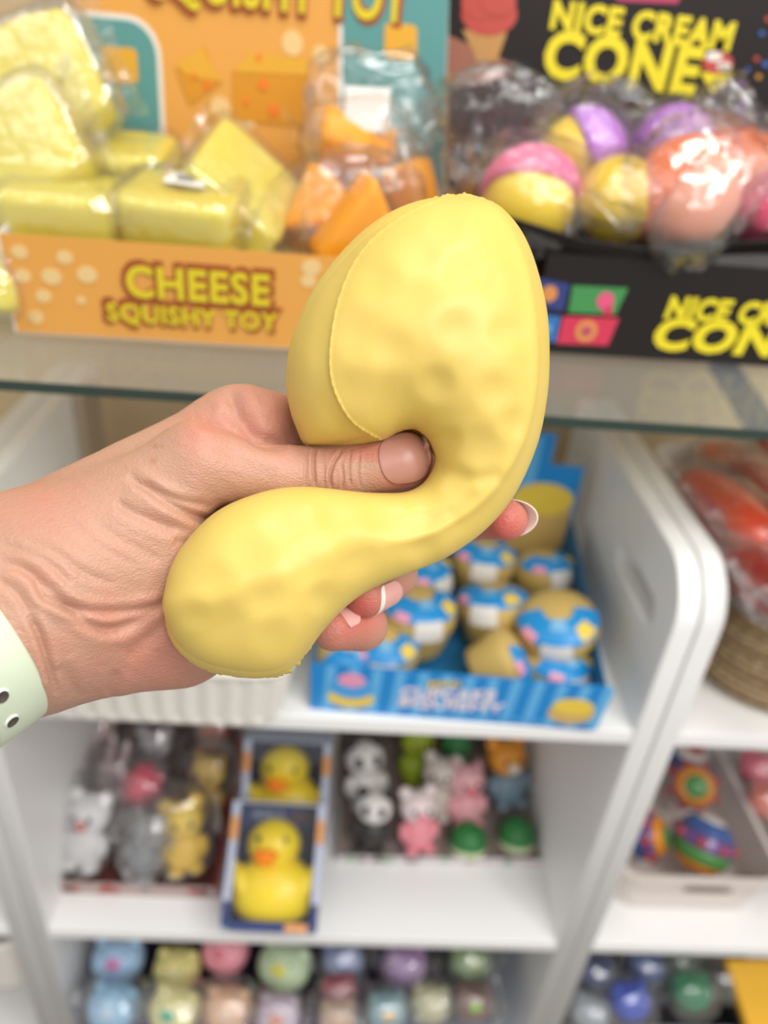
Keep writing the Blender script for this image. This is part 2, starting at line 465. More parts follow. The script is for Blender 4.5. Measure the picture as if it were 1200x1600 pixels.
# mould seam on the left of the bulb: the outer strip lies lower
seamL = catmull([(720, 300), (672, 316), (628, 338), (580, 374), (547, 420), (526, 480), (516, 540), (517, 592), (531, 632), (556, 664), (600, 690)], 60)
d, sd, par = seg_dist(U, Vv, seamL)
left = np.where(sd > 0, 1, 0) * np.where(U < 720, 1, 0) * (Vv < 700)
if np.mean(left[(U < 480) & (Vv < 560)]) < .5: left = (1 - left) * (U < 720) * (Vv < 700) * ((d < 140) | (U < 560))
strip = np.clip(d / 2.0, 0, 1) * left
jag = 1 + .5 * np.sin(par * 310) * np.sin(par * 127)
bulb = (Vv < 702) & (U < 730)
disp += np.where(bulb, front * (-6.5 * np.clip(d / 5.0, 0, 1) * left * np.exp(-(d / 75) ** 2) + 1.9 * jag * np.exp(-(d / 2.2) ** 2) - 1.0 * left * np.exp(-((d - 22) / 12) ** 2)), 0)
# rounded edge that runs down the right side
seamR = catmull([(770, 318), (808, 385), (826, 455), (834, 540), (830, 620), (812, 690), (778, 752), (730, 800), (660, 838), (600, 848)], 60)
d, sd, par = seg_dist(U, Vv, seamR)
fade = np.sin(np.clip(par, 0, 1) * np.pi) ** .5
disp += front * 4.8 * fade * np.exp(-(d / 8) ** 2)
disp -= front * 1.2 * fade * np.exp(-((d - 20) / 10) ** 2)
# soft fold across the tail and the pinch lines near the thumb
for pl_, h, wd_ in (([(262, 945), (330, 935), (420, 905), (520, 862), (600, 835)], 4.0, 22), ([(672, 770), (700, 790), (712, 815)], -1.6, 15), ([(690, 735), (735, 748), (775, 745)], -3.0, 13),
                    ([(640, 800), (690, 792), (740, 765)], 2.5, 14), ([(650, 690), (668, 720)], -2, 8)):
    d, sd, par = seg_dist(U, Vv, pl_); disp += front * h * np.exp(-(d / wd_) ** 2)
fold = np.clip((Vv - (948 - (U - 260) * .42)) / 70, 0, 1) * np.clip((560 - U) / 120, 0, 1)
disp -= front * 6 * fold * np.exp(-((U - 330) / 190) ** 2)
sub = Vf * np.array([.012, .012, .012])
disp += 1.2 * vnoise(sub * .8, 1.0, 3) + .04 * vnoise(Vf * .16, 1, 5)
# moulding flash: a thin ragged fringe on the outer rim
rim = np.exp(-(np.tile(np.minimum(th, 2 * np.pi - th), NS) / .014) ** 2)
fl = np.clip(np.exp(-((U - 722) / 40) ** 2) * (Vv < 330) * 4.5 + np.exp(-((U - 455) / 30) ** 2) * ((Vv > 1010)) * 3.5 + np.exp(-((Vv - 950) / 40) ** 2) * (U < 280) * 1.3 + np.exp(-((U - 330) / 40) ** 2) * (Vv > 1030) * 1.6, 0, 6)
disp += rim * fl * (.9 + 1.5 * vnoise(Vf * np.array([.22, .22, 0]), 1, 8))
# the back keeps its softer relief
back = np.clip(-np.tile(np.sin(th), NS) * 3, 0, 1)
disp += back * 2.0 * np.sin(U / 26) * np.sin(Vv / 26)
Vf = Vf + Nf * disp[:, None]
TW = HW3(Vf)
toy_m = bpy.data.materials.new('pale yellow rubber'); toy_m.use_nodes = True; nt = toy_m.node_tree; bsdf = nt.nodes['Principled BSDF']
bsdf.inputs['Base Color'].default_value = lin('D7BD62'); bsdf.inputs['Roughness'].default_value = .42; bsdf.inputs['Specular IOR Level'].default_value = .42
bsdf.inputs['Subsurface Weight'].default_value = .35; bsdf.inputs['Subsurface Radius'].default_value = (1, .75, .25); bsdf.inputs['Subsurface Scale'].default_value = .007
tc = nt.nodes.new('ShaderNodeTexCoord'); nz = nt.nodes.new('ShaderNodeTexNoise'); nz.inputs['Scale'].default_value = 900; bp = nt.nodes.new('ShaderNodeBump'); bp.inputs['Strength'].default_value = .10; bp.inputs['Distance'].default_value = .0004
nt.links.new(tc.outputs['Object'], nz.inputs['Vector']); nt.links.new(nz.outputs['Fac'], bp.inputs['Height']); nt.links.new(bp.outputs[0], bsdf.inputs['Normal'])
toy = np_mesh('squishy_toy', TW, faces if flip > 0 else faces[:, ::-1], toy_m, None, TW.mean(0))
b_ = bmesh.new(); b_.from_mesh(toy.data); bmesh.ops.holes_fill(b_, edges=[e for e in b_.edges if e.is_boundary], sides=0); bmesh.ops.recalc_face_normals(b_, faces=b_.faces); 
for f in b_.faces: f.smooth = True
b_.to_mesh(toy.data); b_.free()
tag(toy, 'pale yellow rubber squishy toy bent double in the hand', 'toy')

# --- the hand: one continuous skin from blended limbs
prims = []  # (a, b, ra, rb, depth scale, blend)
def L(a, b, ra, rb, sw=1.0, k=26): prims.append((np.array(a, float), np.array(b, float), ra, rb, sw, k))
L((-330, 1200, 190), (20, 940, 62), 178, 163, .72, 30)        # forearm and wrist
L((20, 940, 62), (200, 868, 18), 160, 128, .66, 50)           # heel of the thumb
L((60, 860, -10), (375, 690, -95), 100, 82, .85, 40)         # back of the hand over the index bone
L((375, 690, -95), (520, 690, -165), 84, 60, .9, 30)          # index knuckle going behind the toy
L((110, 875, 55), (298, 730, 30), 98, 66, .85, 40)           # thumb bone
L((298, 728, 30), (440, 742, 2), 62, 44, 1, 24)               # thumb, first phalanx
L((440, 742, 2), (540, 737, -14), 44, 44, 1, 16)
L((540, 737, -14), (628, 718, -20), 44, 48, 1, 12)
L((80, 985, 25), (270, 966, -25), 120, 104, .75, 50)          # little-finger side of the palm
L((270, 960, -45), (410, 905, -115), 104, 92, .8, 40)
L((240, 810, -60), (420, 770, -135), 100, 84, .8, 40)
NPALM = len(prims)
FING = []
def finger(pts, rad): FING.append([(np.array(p, float), r) for p, r in zip(pts, rad)])
finger([(500, 690, -160), (660, 742, -205), (738, 806, -150), (792, 812, -88)], [58, 42, 37, 33])
finger([(420, 800, -150), (570, 850, -205), (612, 896, -125), (572, 932, -52)], [60, 42, 39, 33])
finger([(400, 880, -150), (520, 945, -200), (566, 978, -112), (520, 984, -52)], [60, 41, 38, 34])
finger([(360, 930, -150), (430, 985, -170), (452, 990, -90), (420, 975, -50)], [52, 36, 32, 28])
VX = 3.2
lo = np.array([-120., 560., -270.]); hi = np.array([850., 1140., 215.])
nx, ny, nz_ = [int(x) for x in np.ceil((hi - lo) / VX)]
gx = (lo[0] + VX * np.arange(nx)).astype(np.float32)[:, None, None]; gy = (lo[1] + VX * np.arange(ny)).astype(np.float32)[None, :, None]; gz = (lo[2] + VX * np.arange(nz_)).astype(np.float32)[None, None, :]
def cone(a, b, ra, rb, sw, X, Y, Z):
    az, bz = a[2] / sw, b[2] / sw
    dx, dy, dz = b[0] - a[0], b[1] - a[1], bz - az; LL = dx * dx + dy * dy + dz * dz
    zz = Z / sw
    t = np.clip(((X - a[0]) * dx + (Y - a[1]) * dy + (zz - az) * dz) / LL, 0, 1)
    return np.sqrt((X - a[0] - t * dx) ** 2 + (Y - a[1] - t * dy) ** 2 + (zz - az - t * dz) ** 2) - (ra + (rb - ra) * t)
def smin(a, b, k):
    h = np.clip(.5 + .5 * (b - a) / k, 0, 1)
    return b + (a - b) * h - k * h * (1 - h)
Fd = None
for (a, b, ra, rb, sw, k) in prims:
    d = cone(a, b, ra, rb, sw, gx, gy, gz)
    Fd = d if Fd is None else smin(Fd, d, k)
for fg in FING:
    fd = None
    for (p, r), (p2, r2) in zip(fg[:-1], fg[1:]):
        d = cone(p, p2, r, r2, 1, gx, gy, gz); fd = d if fd is None else smin(fd, d, 10)
    # blend only near the palm, stay separate at the tips
    near = np.clip((gx + 0 * gy + 0 * gz - 430) / 60, 0, 1)
    Fd = np.where(near < 1, smin(Fd, fd, 26 * (1 - near) + 3), smin(Fd, fd, 3))
Fd = Fd.astype(np.float32)
def surface_nets(Fd, lo, h):
    neg = Fd < 0
    c = [neg[i:neg.shape[0] - 1 + i, j:neg.shape[1] - 1 + j, k:neg.shape[2] - 1 + k] for i in (0, 1) for j in (0, 1) for k in (0, 1)]
    cnt = sum(x.astype(np.int8) for x in c); act = (cnt > 0) & (cnt < 8)
    idx = -np.ones(act.shape, np.int64); cells = np.argwhere(act); idx[act] = np.arange(len(cells))
    acc = np.zeros((len(cells), 3)); n = np.zeros(len(cells))
    I, J, K = cells.T
    corner = [(i, j, k) for i in (0, 1) for j in (0, 1) for k in (0, 1)]
    for p in corner:
        for ax in range(3):
            if p[ax]: continue
            q = list(p); q[ax] = 1
            f0 = Fd[I + p[0], J + p[1], K + p[2]]; f1 = Fd[I + q[0], J + q[1], K + q[2]]
            x = (f0 < 0) != (f1 < 0)
            t = np.where(x, f0 / (f0 - f1 + 1e-12), 0)
            pt = np.array(p, float)[None].repeat(len(cells), 0); pt[:, ax] += t
            acc += np.where(x[:, None], pt, 0); n += x
    V = lo + h * (cells + acc / n[:, None])
    quads = []
    for ax in range(3):
        sl0 = [slice(None)] * 3; sl1 = [slice(None)] * 3; sl0[ax] = slice(0, -1); sl1[ax] = slice(1, None)
        s0, s1 = neg[tuple(sl0)], neg[tuple(sl1)]
        E = np.argwhere(s0 != s1); inn = s0[tuple(E.T)]
        b, c_ = [x for x in range(3) if x != ax]
        ok = (E[:, b] > 0) & (E[:, c_] > 0) & (E[:, b] < act.shape[b]) & (E[:, c_] < act.shape[c_])
        E = E[ok]; inn = inn[ok]
        def at(db, dc):
            Q = E.copy(); Q[:, b] -= db; Q[:, c_] -= dc; return idx[tuple(Q.T)]
        q = np.stack([at(1, 1), at(0, 1), at(0, 0), at(1, 0)], 1)
        fl = inn if ax != 1 else ~inn
        q[~fl] = q[~fl][:, ::-1]; quads.append(q)
    return V, np.vstack(quads)
HV, HF = surface_nets(Fd, lo, VX)
del Fd
# smooth the voxel steps
def neigh_avg(V, Fq):
    acc = np.zeros_like(V); n = np.zeros(len(V))
    for i in range(4):
        a, b = Fq[:, i], Fq[:, (i + 1) % 4]
        for k in range(3):
            acc[:, k] += np.bincount(a, V[b, k], len(V)) + np.bincount(b, V[a, k], len(V))
        n += np.bincount(a, minlength=len(V)) + np.bincount(b, minlength=len(V))
    return acc / np.maximum(n, 1)[:, None]
for _ in range(6): HV = HV + .5 * (neigh_avg(HV, HF) - HV)
def vnormals(V, Fq):
    n = np.cross(V[Fq[:, 2]] - V[Fq[:, 0]], V[Fq[:, 3]] - V[Fq[:, 1]]); out = np.zeros_like(V)
    for i in range(4):
        for k in range(3): out[:, k] += np.bincount(Fq[:, i], n[:, k], len(V))
    return out / (np.linalg.norm(out, axis=1, keepdims=True) + 1e-9)
NV = vnormals(HV, HF)
if NV[np.argmax(HV[:, 2]), 2] < 0: HF = HF[:, ::-1]; NV = -NV
def subdivide(V, Fq):
    n = len(V); E = np.vstack([Fq[:, [i, (i + 1) % 4]] for i in range(4)]); Es = np.sort(E, 1)
    key = Es[:, 0] * n + Es[:, 1]; uq, inv = np.unique(key, return_inverse=True)
    ea, eb = uq // n, uq % n; Ev = (V[ea] + V[eb]) / 2; Cv = V[Fq].mean(1); m_ = len(Fq)
    ei = [n + inv[i * m_:(i + 1) * m_] for i in range(4)]; ci = n + len(uq) + np.arange(m_)
    Q = np.vstack([np.stack([Fq[:, i], ei[i], ci, ei[i - 1]], 1) for i in range(4)])
    return np.vstack([V, Ev, Cv]), Q
HV, HF = subdivide(HV, HF)
for _ in range(3): HV = HV + .5 * (neigh_avg(HV, HF) - HV)
NV = vnormals(HV, HF)
u, v, w = HV.T
front = np.clip(NV[:, 2] * 3 + .6, 0, 1) * (w > -130)
disp = np.zeros(len(HV))
creases = [ # points, depth, width
 ([(200, 742), (225, 760), (262, 785), (303, 806), (350, 820)], 3.4, 5), ([(180, 782), (200, 796), (240, 815), (300, 834)], 2.6, 6), ([(270, 845), (310, 852)], 2, 6),
 ([(222, 752), (250, 768), (285, 782), (330, 792)], 2.0, 4), ([(0, 876), (35, 887), (60, 905), (88, 930), (113, 953), (139, 975), (173, 984), (217, 968), (258, 950)], 3.2, 6),
 ([(52, 905), (74, 936), (121, 951), (173, 957), (238, 948), (262, 938)], 3.0, 5), ([(45, 960), (63, 994), (76, 1037), (89, 1087)], 3.0, 4.5), ([(88, 1040), (105, 1060), (125, 1092)], 1.8, 8),
 ([(182, 1045), (177, 1070), (168, 1088)], 1.6, 6), ([(258, 970), (225, 1000), (195, 1030)], 1.8, 8), ([(0, 850), (40, 862), (80, 885), (110, 915)], 1.4, 5), ([(-5, 905), (25, 925), (50, 965)], 1.5, 5),
 ([(30, 840), (80, 862), (130, 895), (180, 915)], 1.1, 5), ([(358, 606), (368, 635), (382, 664), (404, 688), (450, 700)], 5.0, 8), ([(300, 662), (340, 672), (385, 684)], 2.2, 6), ([(345, 640), (372, 668)], 2.0, 7),
 ([(493, 698), (490, 722), (492, 762)], 2.4, 2.4), ([(534, 703), (522, 722), (516, 742), (517, 764)], 2.4, 2.4), ([(548, 700), (545, 730), (548, 762)], 1.2, 2.2), ([(562, 702), (560, 735), (563, 762)], .9, 2),
 ([(478, 702), (476, 760)], .9, 2.5), ([(505, 702), (507, 760)], .8, 2.2), ([(532, 720), (536, 745), (534, 764)], 1.0, 2.2),
 ([(284, 690), (330, 700), (380, 712)], 1.0, 8), ([(120, 740), (160, 742), (200, 732)], .8, 5), ([(140, 815), (200, 850), (260, 880)], .9, 6), ([(90, 800), (150, 850), (215, 885)], .7, 5)]
for pts, dep_, wd_ in creases:
    wd_ = wd_ * (1.35 if wd_ > 2.5 else 1.0)
    pts = catmull(pts, 24) if len(pts) > 2 else np.array(pts, float)
    x0, y0 = pts.min(0) - 4 * wd_; x1, y1 = pts.max(0) + 4 * wd_
    k = np.where((u > x0) & (u < x1) & (v > y0) & (v < y1) & (front > 0))[0]
    d, sd, par = seg_dist(u[k], v[k], pts)
    taper = np.clip(np.minimum(par, 1 - par) * 6, 0, 1) ** .7
    disp[k] += front[k] * taper * 1.7 * (-dep_ * np.exp(-(d / wd_) ** 2) + dep_ * .40 * np.exp(-((d - 2.3 * wd_) / (1.2 * wd_)) ** 2))
# knuckle bump, tendon ridges and fat pads
for (x, y, r, h) in ((312, 672, 34, 5), (330, 700, 40, 3), (262, 1010, 60, 4), (150, 1030, 40, 3), (110, 850, 60, 4), (230, 905, 50, 3), (430, 640, 30, 3), (60, 790, 50, 2), (205, 1060, 28, 2)):
    disp += front * h * np.exp(-((u - x) ** 2 + (v - y) ** 2) / r ** 2)
disp -= front * 3.0 * np.exp(-((u - 352) ** 2 / 30 ** 2 + (v - 652) ** 2 / 16 ** 2))
# fine folds run along the thumb ball and round the wrist
k = np.where((w > -140) & (front > 0))[0]
q = np.stack([u[k] * .018 + v[k] * .012, v[k] * .06 - u[k] * .038, w[k] * .02], 1)
disp[k] += front[k] * .6 * vnoise(q, 1.0, 7) * (u[k] < 420)
q = np.stack([u[k] * .05, v[k] * .11, w[k] * .05], 1)
disp[k] += front[k] * .2 * vnoise(q, 1.0, 9) * (u[k] < 480)
HV = HV + NV * disp[:, None]
# flesh gives way where the toy presses on it is left to the contact; colour of the skin itself
def blobc(x, y, r, z=None, rz=60):
    g = np.exp(-((u - x) ** 2 + (v - y) ** 2) / r ** 2)
    return g if z is None else g * np.exp(-((w - z) / rz) ** 2)
red = .30 * blobc(312, 675, 45) + .35 * blobc(420, 640, 70) + .25 * blobc(60, 775, 70) + .3 * blobc(640, 760, 45) + .45 * blobc(590, 700, 60) * (v < 722) + .25 * blobc(200, 1020, 90) + .2 * blobc(280, 1040, 70)
red += 1.0 * blobc(790, 825, 52) + .85 * blobc(560, 950, 42) + .45 * blobc(530, 1005, 50) + .3 * blobc(620, 930, 40) + .35 * blobc(650, 730, 42)
tn = .3 * vnoise(np.stack([u, v, w], 1)[::1] * .02, 1.0, 12)
red = np.clip(red + tn * .35, 0, 1)
c0, c1 = np.array(lin('BA907A')[:3]), np.array(lin('C8665B')[:3])
colr = c0[None] * (1 - red[:, None]) + c1[None] * red[:, None]
colr *= (1 + .10 * tn)[:, None]
for (x, y, r) in ((240, 720, 5), (243, 697, 4), (253, 697, 3)):   # small brown spots on the back of the hand
    g = np.exp(-((u - x) ** 2 + (v - y) ** 2) / r ** 2)[:, None] * .45; colr = colr * (1 - g) + np.array(lin('A5664E')[:3])[None] * g
skin = bpy.data.materials.new('skin'); skin.use_nodes = True; nt = skin.node_tree; sb = nt.nodes['Principled BSDF']
at_ = nt.nodes.new('ShaderNodeVertexColor'); at_.layer_name = 'skin_tone'; nt.links.new(at_.outputs[0], sb.inputs['Base Color'])
sb.inputs['Roughness'].default_value = .46; sb.inputs['Specular IOR Level'].default_value = .42
sb.inputs['Subsurface Weight'].default_value = .30; sb.inputs['Subsurface Radius'].default_value = (1, .35, .18); sb.inputs['Subsurface Scale'].default_value = .0045
tc = nt.nodes.new('ShaderNodeTexCoord'); vo = nt.nodes.new('ShaderNodeTexVoronoi'); vo.inputs['Scale'].default_value = 1100
mp = nt.nodes.new('ShaderNodeMapping'); mp.inputs['Scale'].default_value = (.7, 1, 1.3)
nz = nt.nodes.new('ShaderNodeTexNoise'); nz.inputs['Scale'].default_value = 420; nz.inputs['Detail'].default_value = 4
ad = nt.nodes.new('ShaderNodeMath'); ad.operation = 'ADD'
bp = nt.nodes.new('ShaderNodeBump'); bp.inputs['Strength'].default_value = .35; bp.inputs['Distance'].default_value = .0006
nt.links.new(tc.outputs['Object'], mp.inputs[0]); nt.links.new(mp.outputs[0], vo.inputs['Vector']); nt.links.new(mp.outputs[0], nz.inputs['Vector'])
nt.links.new(vo.outputs['Distance'], ad.inputs[0]); nt.links.new(nz.outputs['Fac'], ad.inputs[1]); nt.links.new(ad.outputs[0], bp.inputs['Height']); nt.links.new(bp.outputs[0], sb.inputs['Normal'])
HWv = HW3(HV); horg = HW3([(100, 950, 0)])[0]
hand = thing('person', 'left hand and wrist of a person pinching the yellow squishy toy between thumb and fingers', 'person', tuple(horg))
hm = np_mesh('hand', HWv, HF, skin, None); hm.data.transform(Matrix.Translation(-Vector(horg))); hm.parent = hand
ca = hm.data.color_attributes.new('skin_tone', 'FLOAT_COLOR', 'POINT')
ca.data.foreach_set('color', np.c_[colr, np.ones(len(colr))].astype(np.float32).ravel())

skin_bvh = BVHTree.FromPolygons([tuple(p) for p in HV], [tuple(int(i) for i in f) for f in HF])
nail_m = mat('nail pink', 'DDA59C', .28, .5, sss=.2, sssr=(1, .4, .3), sscale=.002)
nail_t = mat('nail bed thumb', 'BC877A', .38, .5, sss=.15, sssr=(1, .4, .3), sscale=.002)
nail_w = mat('nail free edge', 'F2E4DC', .3, .5)
def nail(tip, axis, nrm, length, r, span, free, sink=0, m_=nail_m, name='fingernail', lift=1.5, thick=1.6, curveL=.10, white=True, cast=False, grow=0):
    """curved plate over a fingertip: axis points to the tip, nrm out of the nail"""
    ax = np.array(axis, float); ax /= np.linalg.norm(ax)
    n = np.array(nrm, float); n -= ax * n.dot(ax); n /= np.linalg.norm(n); sd_ = np.cross(ax, n)
    tip = np.array(tip, float); NU, NVn = 30, 26; V = []; mi = []
    for layer in (0, 1):
        for i in range(NU + 1):
            s = i / NU
            for j in range(NVn + 1):
                t = j / NVn * 2 - 1
                # rounded ends: length range depends on t
                ro = 1 - math.sqrt(max(0, 1 - .96 * t * t)); e0 = -length * (1 - .46 * ro); e1 = free * (1 - .55 * t * t) - .26 * length * ro
                x = e0 + (e1 - e0) * s
                ang = R_(span) * t * (1 - .12 * (1 - s) * t * t)
                rr = r + lift - layer * thick - curveL * max(0, x + length * .4) ** 2 / length
                rr += grow * min(1, max(0, -x / length))
                dr = n * math.cos(ang) + sd_ * math.sin(ang); q0 = tip + ax * min(x, -6.0)
                hit = skin_bvh.ray_cast(Vector(q0 + dr * 90), Vector(-dr), 90)[0] if cast else None
                if hit is not None:
                    rs_ = float(np.dot(np.array(hit) - q0, dr))
                    if rs_ > r * .6: rr = max(rs_ + lift - layer * thick - (curveL * 6 if x > -6 else 0), 1) + sink
                V.append(tip + ax * x + (n * math.cos(ang) + sd_ * math.sin(ang)) * rr - n * sink)
    W_ = NVn + 1; off = (NU + 1) * W_; Fc = []; Mi = []
    for i in range(NU):
        for j in range(NVn):
            a = i * W_ + j; fr_ = 1 if white and (i / NU) > 1 - (free + 2) / (length + free) else 0
            Fc += [(a, a + 1, a + W_ + 1, a + W_), (off + a, off + a + W_, off + a + W_ + 1, off + a + 1)]; Mi += [fr_, fr_]
    edge = [j for j in range(W_)] + [i * W_ + NVn for i in range(1, NU + 1)] + [NU * W_ + j for j in range(NVn - 1, -1, -1)] + [i * W_ for i in range(NU - 1, 0, -1)]
    for p, q_ in zip(edge, edge[1:] + edge[:1]):
        Fc.append((p, p + off, q_ + off, q_)); Mi.append(1 if white and p > (NU - 3) * W_ else 0)
    Vw = HW3(V) - np.array(horg)
    o = np_mesh(name, Vw, Fc, [m_, nail_w], None); o.parent = hand
    o.data.polygons.foreach_set('material_index', Mi)
    b_ = bmesh.new(); b_.from_mesh(o.data); bmesh.ops.recalc_face_normals(b_, faces=b_.faces); b_.to_mesh(o.data); b_.free()
    return o
nail((672, 710, -23), (92, -14, -3), (.05, -.04, 1), 82, 48, 56, 1, 2, nail_t, 'thumbnail', lift=1.4, curveL=.10, white=False, cast=True)
nail((792, 812, -88), (.66, .05, .75), (.72, -.28, -.62), 46, 33, 64, 40, 2, lift=1.0, curveL=.02)
nail((572, 932, -52), (-.50, .42, .76), (.70, .55, .30), 48, 33, 62, 10, 1, lift=1.5, curveL=.03, grow=6)
nail((520, 984, -52), (-.72, .10, .68), (.15, -.75, .60), 30, 34, 50, 1, 1, lift=1.5, curveL=.03, white=False, grow=6)

# --- silicone watch strap round the wrist
mint = mat('mint silicone', 'CDD8C0', .45, .4, sss=.1, sscale=.004)
wa = thing('watch_strap', 'pale mint silicone watch strap with oval holes on the wrist at the left frame edge', 'watch strap', tuple(horg))
ax = np.array([350., -260., -128.]); ax /= np.linalg.norm(ax)
cen = np.array([-32., 968., 76.])
e1 = np.array([.57, .82, 0.]); e1 -= ax * e1.dot(ax); e1 /= np.linalg.norm(e1); e2 = np.cross(ax, e1)
if e2[2] < 0: e2 = -e2
def strap_pt(t, x, r): return cen + ax * x + e1 * math.cos(t) * (171 + r) + e2 * math.sin(t) * (126 + r)
V = []; n = 180; prof = [(-104, 0), (-102, 6), (-96, 9), (-50, 10), (-8, 9), (-2, 6), (0, 0), (-4, -4), (-100, -4)]
for i in range(n):
    t = 2 * math.pi * i / n
    for x, r in prof: V.append(strap_pt(t, x, r))
k = len(prof); Fc = [(i * k + j, i * k + (j + 1) % k, ((i + 1) % n) * k + (j + 1) % k, ((i + 1) % n) * k + j) for i in range(n) for j in range(k)]
o = np_mesh('strap', HW3(V) - np.array(horg), Fc, mint); o.parent = wa
b_ = bmesh.new(); b_.from_mesh(o.data); bmesh.ops.recalc_face_normals(b_, faces=b_.faces); b_.to_mesh(o.data); b_.free()
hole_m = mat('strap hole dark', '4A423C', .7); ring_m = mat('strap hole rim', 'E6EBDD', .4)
for t in (R_(30), R_(50), R_(70), R_(90)):
    V = []; Fc = []; m_ = 24
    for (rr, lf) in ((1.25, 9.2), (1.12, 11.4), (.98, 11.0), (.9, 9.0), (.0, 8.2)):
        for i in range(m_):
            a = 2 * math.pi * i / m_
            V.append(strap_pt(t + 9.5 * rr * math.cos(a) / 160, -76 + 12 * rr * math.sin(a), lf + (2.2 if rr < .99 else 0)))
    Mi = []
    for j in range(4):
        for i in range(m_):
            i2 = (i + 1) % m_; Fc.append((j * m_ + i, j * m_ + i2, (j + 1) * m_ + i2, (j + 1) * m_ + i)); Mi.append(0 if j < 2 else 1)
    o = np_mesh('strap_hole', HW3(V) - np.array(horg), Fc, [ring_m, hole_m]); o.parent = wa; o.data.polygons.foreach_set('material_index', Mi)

# ------------------------------------------------------------------ cheese display box on the glass
rnd = random.Random(4)
ora = mat('orange printed card', 'DD9F4C', .55, .35)
dot = mat('cream printed dots', 'E2C184', .55)
teal = mat('teal printed card', '569290', .55)
ch_or = mat('printed cheese orange', 'D28E1C', .55)
ch_or2 = mat('printed cheese light', 'DDA52E', .55)
ch_red = mat('printed red hearts', 'E8791F', .55)
red_out = mat('red outline ink', '9A4A1E', .55)
yel_out = mat('yellow letter ink', 'D9C51E', .5)
wht_pr = mat('white print', 'E4DCD2', .55)

cb = thing('cheese_display_box', 'orange polka dot display box reading CHEESE SQUISHY TOY on the glass shelf', 'display box', (0, 0, 0))
zb = ZG + .001
FL = WY(24, 521, .606); FR = Vector((.135, .622, zb)); FL.z = zb
TL = WY(-6, 364, .602); TR = Vector((.145, .612, 0)); TR.z = WY(700, 414, .612).z
TR = TL + (FR - FL) * ((.145 - TL.x) / (FR.x - FL.x))
fq = [FL, FR, TR, TL]
BLx = WY(128, 225, .80)
BRx = WY(702, 250, .80)
bot_b = zb
ED = ((127, 60, 140, 225), (697, 20, 689, 240))
hq = [Vector((edge_at(*ED[0], .80, bot_b), .800, bot_b)), Vector((edge_at(*ED[1], .80, bot_b), .800, bot_b)), Vector((edge_at(*ED[1], .80, 1.72), .800, 1.72)), Vector((edge_at(*ED[0], .80, 1.72), .800, 1.72))]
fr = MB().panel(fq, .0015, 0)
for _ in range(80):
    a, b = rnd.random(), rnd.random()
    if abs(a - .38) < .22 and abs(b - .36) < .36: continue
    r = rnd.choice([.0035, .006, .0075])
    if not (.02 < a < .98 and .09 < b < .91): continue
    fr.poly(fq, circ(a, b, r / .40, r / .09), .0006, 1)
fr.build('front_panel', [ora, dot], cb)
wq = (fq[1] - fq[0]).length
tx_ = (WY(297, 455, .608).x - fq[0].x) / .403
for body, a, b, w, h in (('CHEESE', tx_ + .01, .62, .112, .026), ('SQUISHY TOY', tx_, .27, .136, .018)):
    text(body, fq, a, b, w + .008, h + .009, red_out, cb, .07, .0010)
    text(body, fq, a, b, w, h, yel_out, cb, .03, .0018)
MB().panel([fq[0], fq[3], hq[0] + Vector((0, 0, .115)), hq[0]], .0015).build('side_panel', card_white, cb)
MB().panel([fq[1], hq[1], hq[1] + Vector((0, 0, .11)), fq[2]], .0015).build('side_panel', ora, cb)
MB().panel([fq[0], fq[1], hq[1], hq[0]], .0012).build('base_panel', card_grey, cb)
hd = MB().panel(hq, .002, 0)
HW, HH = BRx.x - BLx.x, 1.72 - bot_b
def on(u, v, q, Y=.802):
    return on_panel(WY(u, v, Y), q)
def img(pts, q=hq, Y=.802): return [on(u, v, q, Y) for u, v in pts]
for _ in range(40):
    a, b = rnd.random(), rnd.uniform(.25, .95)
    if a < .22 or a > .70: continue
    r = rnd.choice([.005, .008, .010]); hd.poly(hq, circ(a, b, r / HW, r / HH), .0006, 1)
def rpx(u0, v0, u1, v1, r, corners):
    a0, b0 = on(u0, v1, hq); a1, b1 = on(u1, v0, hq)
    return rrect(a0, b0, a1, b1, r / HW, r / HH, corners)
hd.poly(hq, rpx(126, 28, 250, 250, .03, (0, 0, 1, 0)), .0010, 2)
hd.poly(hq, rpx(126, 36, 243, 250, .026, (0, 0, 1, 0)), .0016, 3)
hd.poly(hq, rpx(528, 0, 701, 290, .02, (0, 0, 0, 1)), .0010, 2)
hd.poly(hq, rpx(535, -20, 701, 290, .02, (0, 0, 0, 0)), .0016, 3)
for (u0, v0) in ((163, 76), (600, 40)):
    hd.poly(hq, rpx(u0, v0, u0 + 52, v0 + 50, .005, (1, 1, 1, 1)), .0024, 5)
# printed cheese blocks
hd.poly(hq, img([(278, 115), (320, 72), (345, 130), (298, 165)][::-1]), .0012, 4)
hd.poly(hq, img([(274, 103), (316, 74), (348, 128), (300, 120)][::-1]), .0018, 5)
hd.poly(hq, img([(364, 112), (482, 118), (480, 198), (364, 186)][::-1]), .0012, 4)
hd.poly(hq, img([(364, 112), (392, 82), (480, 92), (482, 118)][::-1]), .0018, 5)
for (u, v, r) in ((412, 132, 8), (428, 172, 9), (385, 158, 5), (405, 90, 5), (325, 132, 6), (305, 118, 4)):
    a, b = on(u, v, hq); hd.poly(hq, circ(a, b, r * .0006 / HW, r * .0006 / HH, 12), .0022, 6)
hd.build('header_card', [ora, dot, wht_pr, teal, ch_or, ch_or2, ch_red], cb)
a, b = on(440, 0, hq)
text('SQUISHY TOY', hq, a, b + .012, .235, .050, red_out, cb, .08, .0022)
text('SQUISHY TOY', hq, a, b + .012, .222, .040, yel_out, cb, .03, .0030)
a, b = on(440, -95, hq)
text('CHEESE', hq, a, b, .20, .060, yel_out, cb, .03, .0022)
